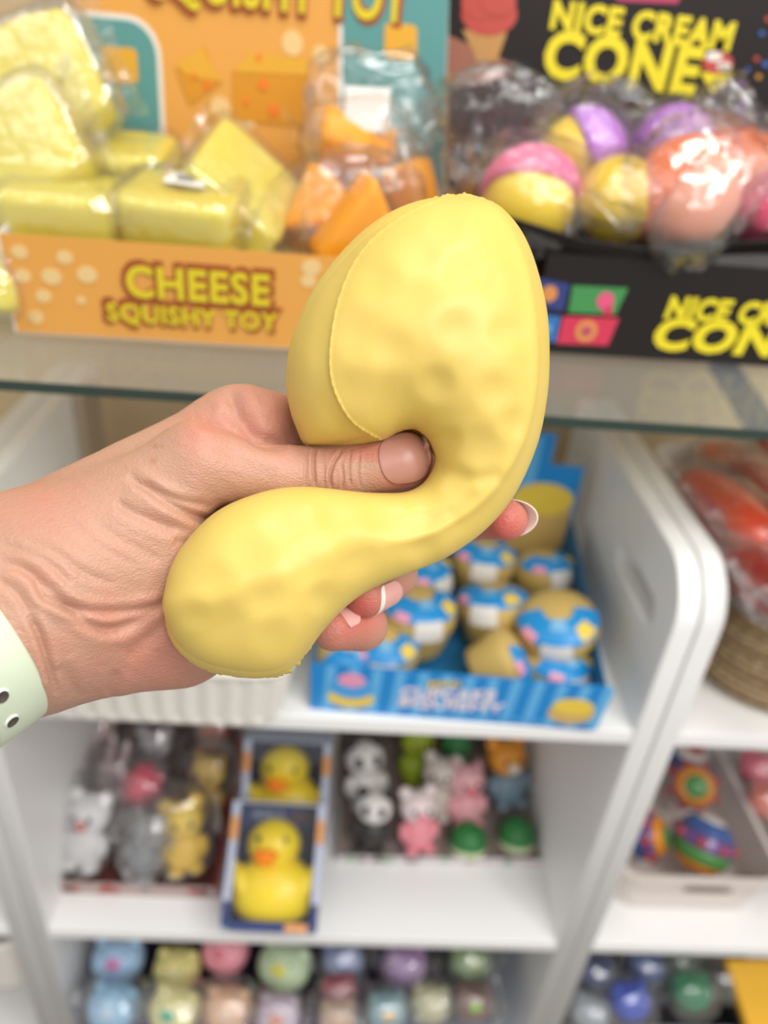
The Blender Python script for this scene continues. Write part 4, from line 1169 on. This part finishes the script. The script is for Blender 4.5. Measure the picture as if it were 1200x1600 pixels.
# duck boxes
duck_y = mat('duck yellow vinyl', 'F7DA0E', .32, .5, sss=.15, sssr=(1, .8, .2), sscale=.01)
beak_o = mat('duck beak orange', 'FA8A12', .35)
navy = mat('navy printed card', '22356E', .5); whc = mat('white blue card', 'B4BCD2', .5); boxo = mat('box orange print', 'DE9A58', .5)
def duck_box(label, loc, rot):
    t = thing('duck_box', label, 'boxed toy', loc, rot, 'boxed rubber ducks')
    w, h, d = .126, .160, .078          # opening faces +Z local, long side along Y
    MB().box((0, 0, .0015), (w, h, .003)).build('back_panel', mat('navy inside', '1E2A4E', .6), t)
    for sx in (-1, 1):
        s_ = MB().box((sx * (w / 2 - .001), 0, d / 2), (.002, h, d), 0)
        s_.box((sx * (w / 2 - .004), 0, d), (.010, h, .002), 0)
        for k, mi in ((-.060, 2), (.045, 1)): s_.box((sx * (w / 2 - .004), k, d + .0012), (.0098, .03, .0012), mi)
        s_.build('side_panel', [whc, boxo, navy], t)
    b_ = MB().box((0, -h / 2 + .001, d / 2), (w, .002, d), 0); b_.box((0, -h / 2 + .006, d), (w, .012, .002), 0); b_.box((.036, -h / 2 + .006, d + .0012), (.030, .010, .001), 1)
    b_.build('bottom_panel', [navy, boxo], t)
    MB().box((0, h / 2 - .001, d / 2), (w, .002, d), 0).build('top_panel', whc, t)
    hq_ = [Vector((-w / 2 + .006, h / 2 - .034, .006)), Vector((w / 2 - .006, h / 2 - .034, .006)), Vector((w / 2 - .006, h / 2 - .006, .010)), Vector((-w / 2 + .006, h / 2 - .006, .010))]
    MB().panel(hq_, .001).build('inner_header', navy, t)
    MB().poly(hq_, rrect(.62, .2, .92, .8, .03, .1), .0008).build('inner_badge', mat('brown badge', '5A4650', .6), t)
    text('WORLD', hq_, .33, .55, .045, .012, whc, t, .03, .001)
    pn = MB().box((0, 0, d - .002), (w - .006, h - .004, .0004)); pn.build('window_film', film_mat('window film', gloss=.02, rough=.05, haze=.01, scale=8, bdist=.0004), t)
    # the duck, sitting upright in the box (its up is +Y, it faces +Z)
    dk = MB()
    def sh(p): return 0
    dk.blob((0, -.030, .036), (.050, .042, .032), .92, 0, None, 40, 24)
    dk.blob((.0, -.018, .030), (.045, .034, .026), 1.0)
    dk.blob((-.004, .026, .038), (.0325, .031, .029), 1.0, 0, None, 36, 22)
    dk.build('duck_body', duck_y, t)
    for sx in (-1, 1):
        wg = MB()
        M = Matrix.Translation((sx * .038, -.022, .044)) @ Matrix.Rotation(sx * R_(-24), 4, 'Z')
        wg.blob((0, 0, 0), (.012, .026, .018), .9, 0, M)
        wg.blob((sx * .002, .016, .002), (.007, .016, .010), .9, 0, M)
        wg.build('duck_wing', duck_y, t)
    bk_ = MB().blob((-.012, .014, .067), (.015, .0065, .013), .85); bk_.blob((-.012, .006, .064), (.011, .0045, .009), .9)
    bk_.build('duck_beak', beak_o, t)
    for sx in (-1, 1): MB().blob((-.006 + sx * .016, .032, .0625), (.0036, .0048, .002), 1, 0, None, 12, 8).build('duck_eye', ink, t)
    for ch in t.children:
        if ch.name.startswith('duck_'):
            ch.data.transform(Matrix.Translation((0, -.073, .004)) @ Matrix.Diagonal((1.14, 1.08, 1.06, 1)) @ Matrix.Translation((0, .065, 0)))
    return t
pf = WZ(426, 1450, S2)
d1 = duck_box('boxed yellow rubber duck in front, standing nearest the shelf edge', Vector((pf.x, pf.y + .068, S2 + .053)), (R_(38), 0, R_(-1)))
dup(d1, 'boxed yellow rubber duck standing behind the front duck box', Vector((pf.x + .004, pf.y + .205, S2 + .080)), (R_(62), 0, R_(-1)))

# white tray of animal squishies
A = WZ(524, 1346, S2 + .001); B = WZ(862, 1352, S2 + .001)
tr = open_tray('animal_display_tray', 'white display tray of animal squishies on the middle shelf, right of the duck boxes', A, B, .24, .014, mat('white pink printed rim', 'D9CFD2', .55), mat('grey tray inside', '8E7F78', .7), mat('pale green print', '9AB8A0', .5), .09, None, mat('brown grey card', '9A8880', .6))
G3 = 'animal squishies in the white tray'
an = [('black and white panda squishy at the back left of the white tray', 574, 1225, .475, 'E6E2DE', 'ECE8E4', 'round', 1.35, dict(patch='2A2624')),
      ('lower black and white panda squishy in front of the other panda', 580, 1300, .465, '3A3634', 'E8E4E0', 'round', 1.15, dict(patch='2A2624')),
      ('yellow green frog squishy at the back of the white tray', 655, 1190, .475, '9CB02A', 'A8BC30', 'round', 1.2, dict(fat=1.3)),
      ('dark green turtle squishy at the back beside the yellow green frog', 708, 1190, .475, '2F7A48', '3A8A50', None, 1.1, dict(fat=1.1)),
      ('cream round-eared squishy in the middle of the white tray', 682, 1240, .480, 'CFC5BC', 'D6CCC4', 'round', 1.25, dict(snout='B0A098')),
      ('pink pig squishy right of the cream one', 732, 1252, .480, 'E8A8B0', 'EEB4BC', 'point', 1.25, dict(snout='E06A78')),
      ('white squishy with a pink collar at the front of the white tray', 655, 1300, .465, 'E8909C', 'ECDCDC', 'round', 1.2, dict(snout='E8909C')),
      ('orange tiger squishy with a blue grey body at the back right of the white tray', 797, 1222, .480, '8098A8', 'EFA03A', 'round', 1.4, dict(snout='F2EAE0'))]
for (l, u, v, z, bc, hc, ea, s, kw) in an:
    p = WZ(u, v, z); p.z = S2 + .012; p.y -= .01
    critter('animal_squishy', l, p, (R_(-25), 0, R_((u * 7) % 30 - 15)), bc, hc, ea, s * 1.12, None, G3, **kw)
gm = mat('leaf green foam', '2E7A3E', .45, sss=.1, sscale=.01); gl_ = mat('cream foam rim', 'CFD8B0', .5)
for (l, u, v) in (('dark green dome squishy at the front centre of the white tray', 732, 1318), ('dark green dome squishy at the front right of the white tray', 808, 1310)):
    p = WZ(u, v, S2 + .02); t = thing('dome_squishy', l, 'toy', (p.x, p.y, S2 + .004), (R_(-22), 0, 0), 'green domes')
    MB().lathe([(0, .0), (.028, 0), (.031, .006), (.030, .012)], 32).build('rim', gl_, t)
    MB().lathe([(.030, .012), (.029, .024), (.023, .036), (.012, .044), (0, .046)], 32).build('dome', gm, t)

# ------------------------------------------------------------------ bottom shelf, left unit
def squishy_ball(name, label, u, v, z, r, c1, c2, grp, flat=.85, wrapped=None, face=True):
    p = WZ(u, v, z)
    t = thing(name, label, 'toy', (p.x, p.y, z - r * flat), (R_(-30), 0, R_((u * 13) % 40 - 20)), grp)
    MB().blob((0, 0, r * flat), (r, r * .9, r * flat), .9, 0, None, 28, 18).build('body', mat('squishy ' + c1, c1, .4, .45, sss=.15, sscale=.01), t)
    for sx in (-1, 1): MB().blob((sx * r * .62, -r * .05, r * flat * 1.78), (r * .26, r * .2, r * .26)).build('ear', mat('squishy ' + c1, c1, .4), t)
    f = MB().blob((0, -r * .62, r * flat * 1.25), (r * .42, r * .32, r * .30), 1)
    f.build('muzzle', mat('squishy ' + c2, c2, .4), t)
    if face:
        for sx in (-1, 1): MB().blob((sx * r * .36, -r * .68, r * flat * 1.55), (r * .08, r * .05, r * .09), 1, 0, None, 10, 6).build('eye', ink, t)
    if wrapped: wrap(t, (r * 1.25, r * 1.15, r * 1.1), wrapped, .75, film, True, 'wrapper', (0, 0, r * flat), .09)
    return t
A = WZ(118, 1660, S3 + .10); B = WZ(480, 1668, S3 + .10)
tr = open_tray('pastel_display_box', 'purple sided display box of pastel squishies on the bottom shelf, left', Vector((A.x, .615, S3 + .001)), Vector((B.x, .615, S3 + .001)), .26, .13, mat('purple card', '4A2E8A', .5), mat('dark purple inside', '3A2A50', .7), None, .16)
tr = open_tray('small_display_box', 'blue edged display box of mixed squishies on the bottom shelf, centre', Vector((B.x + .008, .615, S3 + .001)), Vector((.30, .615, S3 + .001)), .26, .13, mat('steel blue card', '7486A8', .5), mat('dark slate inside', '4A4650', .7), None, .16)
G4 = 'pastel squishies on the bottom shelf'
ps = [('light blue squishy at the back left of the purple box', 180, 1512, 'A4C4E2', 'C87AB0', .040),
      ('light blue squishy at the front left of the purple box', 170, 1588, '9CC8E8', 'C4DCF0', .038),
      ('pale yellow squishy behind, second from left in the purple box', 272, 1528, 'DCD088', 'E8E0B0', .036),
      ('pale yellow squishy in front with a teal spot', 265, 1592, 'EDE6A8', '4AB89A', .038),
      ('pink squishy with a dark smile at the back of the purple box', 345, 1497, 'EDA0AE', 'D87888', .038),
      ('peach squishy at the front centre of the purple box', 352, 1590, 'F0C4A4', 'F4D8C0', .036),
      ('pale green squishy at the back right of the purple box', 437, 1522, 'B9CDAA', 'D0C850', .042),
      ('lilac squishy at the front right of the purple box', 432, 1598, 'CFC0D0', 'E89878', .034)]
for (l, u, v, a_, b_, r) in ps:
    squishy_ball('pastel_squishy', l, u, v, .215 + r, r, a_, b_, G4, wrapped=int(u) if v > 1560 else None)
ps = [('lilac blue wrapped squishy above a red one in the centre box', 538, 1512, '8E9CCB', '6C88C8', .034), ('dull red wrapped squishy under the lilac blue one', 532, 1560, 'A84A58', 'C06A70', .030),
      ('purple wrapped squishy in the back middle of the centre box', 632, 1518, 'A884B8', 'B898C8', .036), ('green wrapped squishy at the back right of the centre box', 738, 1512, '8AA870', 'B0C088', .034),
      ('beige wrapped squishy at the front left of the centre box', 528, 1602, 'C8AE98', 'D8B090', .030), ('teal wrapped squishy at the front of the centre box', 605, 1592, '8CB0B8', 'E0B060', .032),
      ('cream wrapped squishy at the front of the centre box, right of the teal one', 672, 1580, 'C4C2A0', 'D8D4B0', .032), ('brown and green wrapped squishy at the right wall of the centre box', 740, 1578, '7A5A52', '9CC83A', .032)]
for (l, u, v, a_, b_, r) in ps:
    squishy_ball('wrapped_squishy', l, u, v, .20 + r, r, a_, b_, 'wrapped squishies on the bottom shelf', wrapped=int(u) + 3)

# ------------------------------------------------------------------ right unit
# woven rope basket
rope = bpy.data.materials.new('woven rope'); rope.use_nodes = True; nt = rope.node_tree; b = nt.nodes['Principled BSDF']
tc = nt.nodes.new('ShaderNodeTexCoord'); wv = nt.nodes.new('ShaderNodeTexWave'); wv.bands_direction = 'Z'; wv.inputs['Scale'].default_value = 26; wv.inputs['Distortion'].default_value = 3; wv.inputs['Detail Scale'].default_value = 12
rp_ = nt.nodes.new('ShaderNodeValToRGB'); rp_.color_ramp.elements[0].color = lin('86694A'); rp_.color_ramp.elements[1].color = lin('D8BC92')
bp = nt.nodes.new('ShaderNodeBump'); bp.inputs['Distance'].default_value = .003
nt.links.new(tc.outputs['Object'], wv.inputs['Vector']); nt.links.new(wv.outputs['Fac'], rp_.inputs[0]); nt.links.new(rp_.outputs[0], b.inputs['Base Color'])
nt.links.new(wv.outputs['Fac'], bp.inputs['Height']); nt.links.new(bp.outputs[0], b.inputs['Normal']); b.inputs['Roughness'].default_value = .85
bs = thing('rope_basket', 'brown woven rope basket on the right unit, below the bin of orange bags', 'basket', (.572, .712, S1 + .001))
pr = []
for j in range(61):
    f = j / 60; a = f * 2 * math.pi * 15
    pr.append((.105 + .028 * f + .0022 * math.sin(a) - (.02 * (1 - min(1, f * 8)) ** 2), .135 * f))
pr = [(0, 0)] + pr + [(.127, .137), (.122, .12), (.10, .006), (0, .006)]
V = MB().lathe(pr, 96, 0, None, 1.0, .82)
for i, p in enumerate(V.v):
    a = math.atan2(p.y, p.x); r = math.hypot(p.x, p.y)
    if r > .08: k = 1 + .012 * math.sin(a * 64 + p.z * 700); p.x *= k; p.y *= k
V.build('basket_body', rope, bs)
# frosted plastic bin on top with orange bags
fro = bpy.data.materials.new('frosted plastic'); fro.use_nodes = True; nt = fro.node_tree; b = nt.nodes['Principled BSDF']
b.inputs['Base Color'].default_value = lin('E2DEDA'); b.inputs['Roughness'].default_value = .3; b.inputs['Alpha'].default_value = .72
bn = thing('frosted_bin', 'frosted white plastic bin of orange bags standing on the rope basket', 'bin', (.592, .785, S1 + .138), (0, 0, R_(2)))
def bin_mesh(hx, hy, h, r, t_=.003, lean=.015, rim=.010, N=64):
    def ring(sx, sy, z):
        P = []
        for (qx, qy, a0) in ((1, -1, -90), (1, 1, 0), (-1, 1, 90), (-1, -1, 180)):
            for i in range(N // 4):
                a = R_(a0 + 90 * i / (N // 4 - 1)); P.append((qx * (sx - r) + r * math.cos(a), qy * (sy - r) + r * math.sin(a), z))
        return P
    V = ring(hx - lean, hy - lean, 0) + ring(hx, hy, h) + ring(hx + rim, hy + rim, h) + ring(hx + rim, hy + rim, h + .008) + ring(hx - t_, hy - t_, h + .008) + ring(hx - lean - t_, hy - lean - t_, t_)
    n = len(V) // 6; Fc = []
    for j in range(5):
        for i in range(n): Fc.append((j * n + i, j * n + (i + 1) % n, (j + 1) * n + (i + 1) % n, (j + 1) * n + i))
    Fc.append(list(range(n))[::-1]); Fc.append([5 * n + i for i in range(n)])
    return MB().add(V, Fc, 0, None, False)
bin_mesh(.150, .170, .055, .05).build('bin_body', fro, bn, .001)
og = mat('tomato orange foam', 'DB4214', .35, .5, sss=.15, sscale=.01); rg = mat('deep red foam', 'A81A14', .35, .5, sss=.15, sscale=.01); pg = mat('peach orange foam', 'E0703A', .35, .5)
for i, (l, u, v, z, m_, d, rz) in enumerate((
        ('long orange wrapped roll at the left wall of the frosted bin', 1128, 800, 1.075, og, (.030, .095, .034), 2),
        ('orange red wrapped roll right of the long one in the frosted bin', 1185, 770, 1.075, rg, (.032, .09, .032), -3),
        ('deep red wrapped roll at the front of the frosted bin', 1190, 900, 1.065, rg, (.03, .07, .028), 6),
        ('peach orange wrapped roll at the back of the frosted bin', 1140, 728, 1.07, pg, (.03, .05, .026), 20),
        ('orange wrapped roll at the right frame edge in the frosted bin', 1215, 720, 1.075, og, (.03, .07, .028), -20))):
    t = thing('wrapped_roll_toy', l, 'toy', WZ(u, v, z), (R_(-8), 0, R_(rz)), 'orange and red wrapped rolls')
    MB().blob((0, 0, 0), d, .8, 0, None, 28, 18, crumple(60 + i, .04, 2)).build('foam_roll', m_, t)
    wrap(t, (d[0] * 1.22, d[1] * 1.12, d[2] * 1.2), 61 + i, .7, film, True, amp=.10)
# dark blue leaning card at the back right, seen through the glass
q = [WY(1105, 572, .98), WY(1150, 566, .98), WY(1240, 690, .98), WY(1175, 690, .98)]
o = MB().panel([q[3], q[2], q[1], q[0]], .004).build('leaning_card', mat('dark navy card', '2A3F5E', .5)); tag(o, 'dark navy card strip leaning at the back right, seen through the glass shelf', 'card')

# perforated bin with puzzle balls
perf = bpy.data.materials.new('perforated beige plastic'); perf.use_nodes = True; nt = perf.node_tree; b = nt.nodes['Principled BSDF']
tc = nt.nodes.new('ShaderNodeTexCoord'); mp = nt.nodes.new('ShaderNodeMapping'); mp.inputs['Scale'].default_value = (130, 130, 130)
vo = nt.nodes.new('ShaderNodeTexVoronoi'); vo.inputs['Randomness'].default_value = 0; vo.inputs['Scale'].default_value = 1
rp_ = nt.nodes.new('ShaderNodeValToRGB'); rp_.color_ramp.elements[0].position = .22; rp_.color_ramp.elements[0].color = lin('B8A8A0'); rp_.color_ramp.elements[1].position = .32; rp_.color_ramp.elements[1].color = lin('E4DAD4')
nt.links.new(tc.outputs['Object'], mp.inputs[0]); nt.links.new(mp.outputs[0], vo.inputs['Vector']); nt.links.new(vo.outputs['Distance'], rp_.inputs[0]); nt.links.new(rp_.outputs[0], b.inputs['Base Color'])
b.inputs['Roughness'].default_value = .45
pl = WZ(965, 1432, S2 + .001); pr_ = WZ(1180, 1432, S2 + .001)
cxp = (pl.x + pr_.x) / 2; hxp = (pr_.x - pl.x) / 2 + .012
pb = thing('perforated_bin', 'beige perforated plastic bin with handle slot, holding puzzle balls', 'bin', (cxp, .645 + .14, S2 + .001), (0, 0, 0))
bin_mesh(hxp, .135, .085, .03, lean=.012, rim=.006).build('bin_body', perf, pb, .001)
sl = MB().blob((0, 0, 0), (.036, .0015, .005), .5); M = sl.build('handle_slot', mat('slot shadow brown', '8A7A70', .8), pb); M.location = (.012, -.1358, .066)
pb2 = thing('perforated_bin', 'beige perforated plastic bin cut off by the right frame edge', 'bin', (cxp + 2 * hxp + .035, .79, S2 + .001), (0, 0, 0))
bin_mesh(hxp, .135, .085, .03, lean=.012, rim=.006).build('bin_body', perf, pb2, .001)
pcols = ['B03A34', '3A5C98', 'C8A424', '4A8A44', 'E08A20', '6A4A88', 'D8D0C8', '5A98B8']
pms = [mat('puzzle ' + c, c, .25, .6, coat=.3) for c in pcols]
def puzzle_ball(label, loc, r, rot):
    t = thing('puzzle_ball', label, 'ball', loc, rot, 'rainbow striped balls in the perforated bin')
    n = 6
    for k in range(n):
        a0 = -90 + 180 * k / n; a1 = -90 + 180 * (k + 1) / n - 1.2
        P = [(r * math.cos(R_(a)), r * math.sin(R_(a))) for a in np.linspace(a0, a1, 6)]
        P = [(r * .9 * math.cos(R_(a0)), r * .9 * math.sin(R_(a0)))] + P + [(r * .9 * math.cos(R_(a1)), r * .9 * math.sin(R_(a1)))]
        MB().lathe(P, 36).build('colour_band', pms[(3, 4, 3, 5, 1, 6)[k]] if r > .04 else pms[(0, 6, 1, 5, 4, 3)[k]], t)
    kn = MB()
    for k in range(8):
        a = k * math.pi / 4; kn.blob((r * .96 * math.cos(a), r * .96 * math.sin(a), r * .2), (.007, .007, .007))
    kn.build('knobs', pms[0], t)
    return t
puzzle_ball('large rainbow banded ball at the front of the perforated bin', WZ(1098, 1318, S2 + .085), .045, (R_(-30), R_(20), 0))
puzzle_ball('rainbow banded ball at the back of the perforated bin', WZ(1082, 1228, S2 + .085), .038, (R_(40), R_(-20), 0))
puzzle_ball('rainbow banded ball at the left wall of the perforated bin', WZ(1008, 1305, S2 + .07), .036, (R_(20), R_(60), 0))
puzzle_ball('orange and blue ball at the far back of the perforated bin', WZ(1070, 1180, S2 + .07), .036, (R_(190), R_(10), 0))
squishy_ball('pink_bag_toy', 'bright pink wrapped squishy in the bin at the right frame edge', 1192, 1210, S2 + .10, .034, 'F05A7A', 'F08A9A', 'pink squishies at the right edge', wrapped=81, face=False)
squishy_ball('pink_bag_toy', 'coral wrapped squishy in front of the bright pink one at the right edge', 1200, 1262, S2 + .09, .030, 'F0806A', 'F0A08A', 'pink squishies at the right edge', wrapped=82, face=False)
ps = [('dark navy wrapped toy at the left of the bottom shelf, right unit', 930, 1530, '3A4A7A', .032), ('royal blue wrapped toy in the bottom shelf, right unit', 990, 1575, '2A55C8', .034),
      ('blue wrapped toy behind the royal blue one', 1010, 1520, '3A5A9A', .030), ('green wrapped toy in the bottom shelf, right unit', 1085, 1560, '1E8A5A', .034),
      ('dark green wrapped toy behind the green one', 1070, 1515, '2A5A40', .030), ('silver white wrapped toy at the front left, right unit bottom', 920, 1592, 'A8B0B8', .030),
      ('black wrapped toy right of the green one', 1130, 1540, '3A3A38', .030)]
for (l, u, v, a_, r) in ps:
    squishy_ball('shiny_wrapped_toy', l, u, v, .18 + r, r, a_, a_, 'dark wrapped toys in the right unit', wrapped=int(v) % 97 + 5, face=False)
q = [WZ(1135, 1500, .26), WZ(1210, 1500, .26), WZ(1250, 1640, .18), WZ(1180, 1640, .18)]
o = MB().panel([q[3], q[2], q[1], q[0]], .02).build('yellow_carton', mat('yellow carton', 'E8B020', .5), None, .003); tag(o, 'yellow carton leaning in the bottom right corner of the frame', 'box')
A = Vector((.42, .62, S3 + .001)); open_tray('grey_display_box', 'grey display box under the dark wrapped toys on the bottom shelf of the right unit', A, Vector((.78, .62, S3 + .001)), .28, .11, mat('grey card', '8A8C94', .5), mat('charcoal inside', '3A3A40', .7), None, .13)
# white handled basket far left bottom
o = ribbed_basket('round_basket', 'white basket at the bottom left corner of the frame, beyond the side panel', -.66, -.425, .62, .85, S2 + .001 - .22, .14, mat('ivory plastic', 'EFECE4', .35, .45), .001, 20)
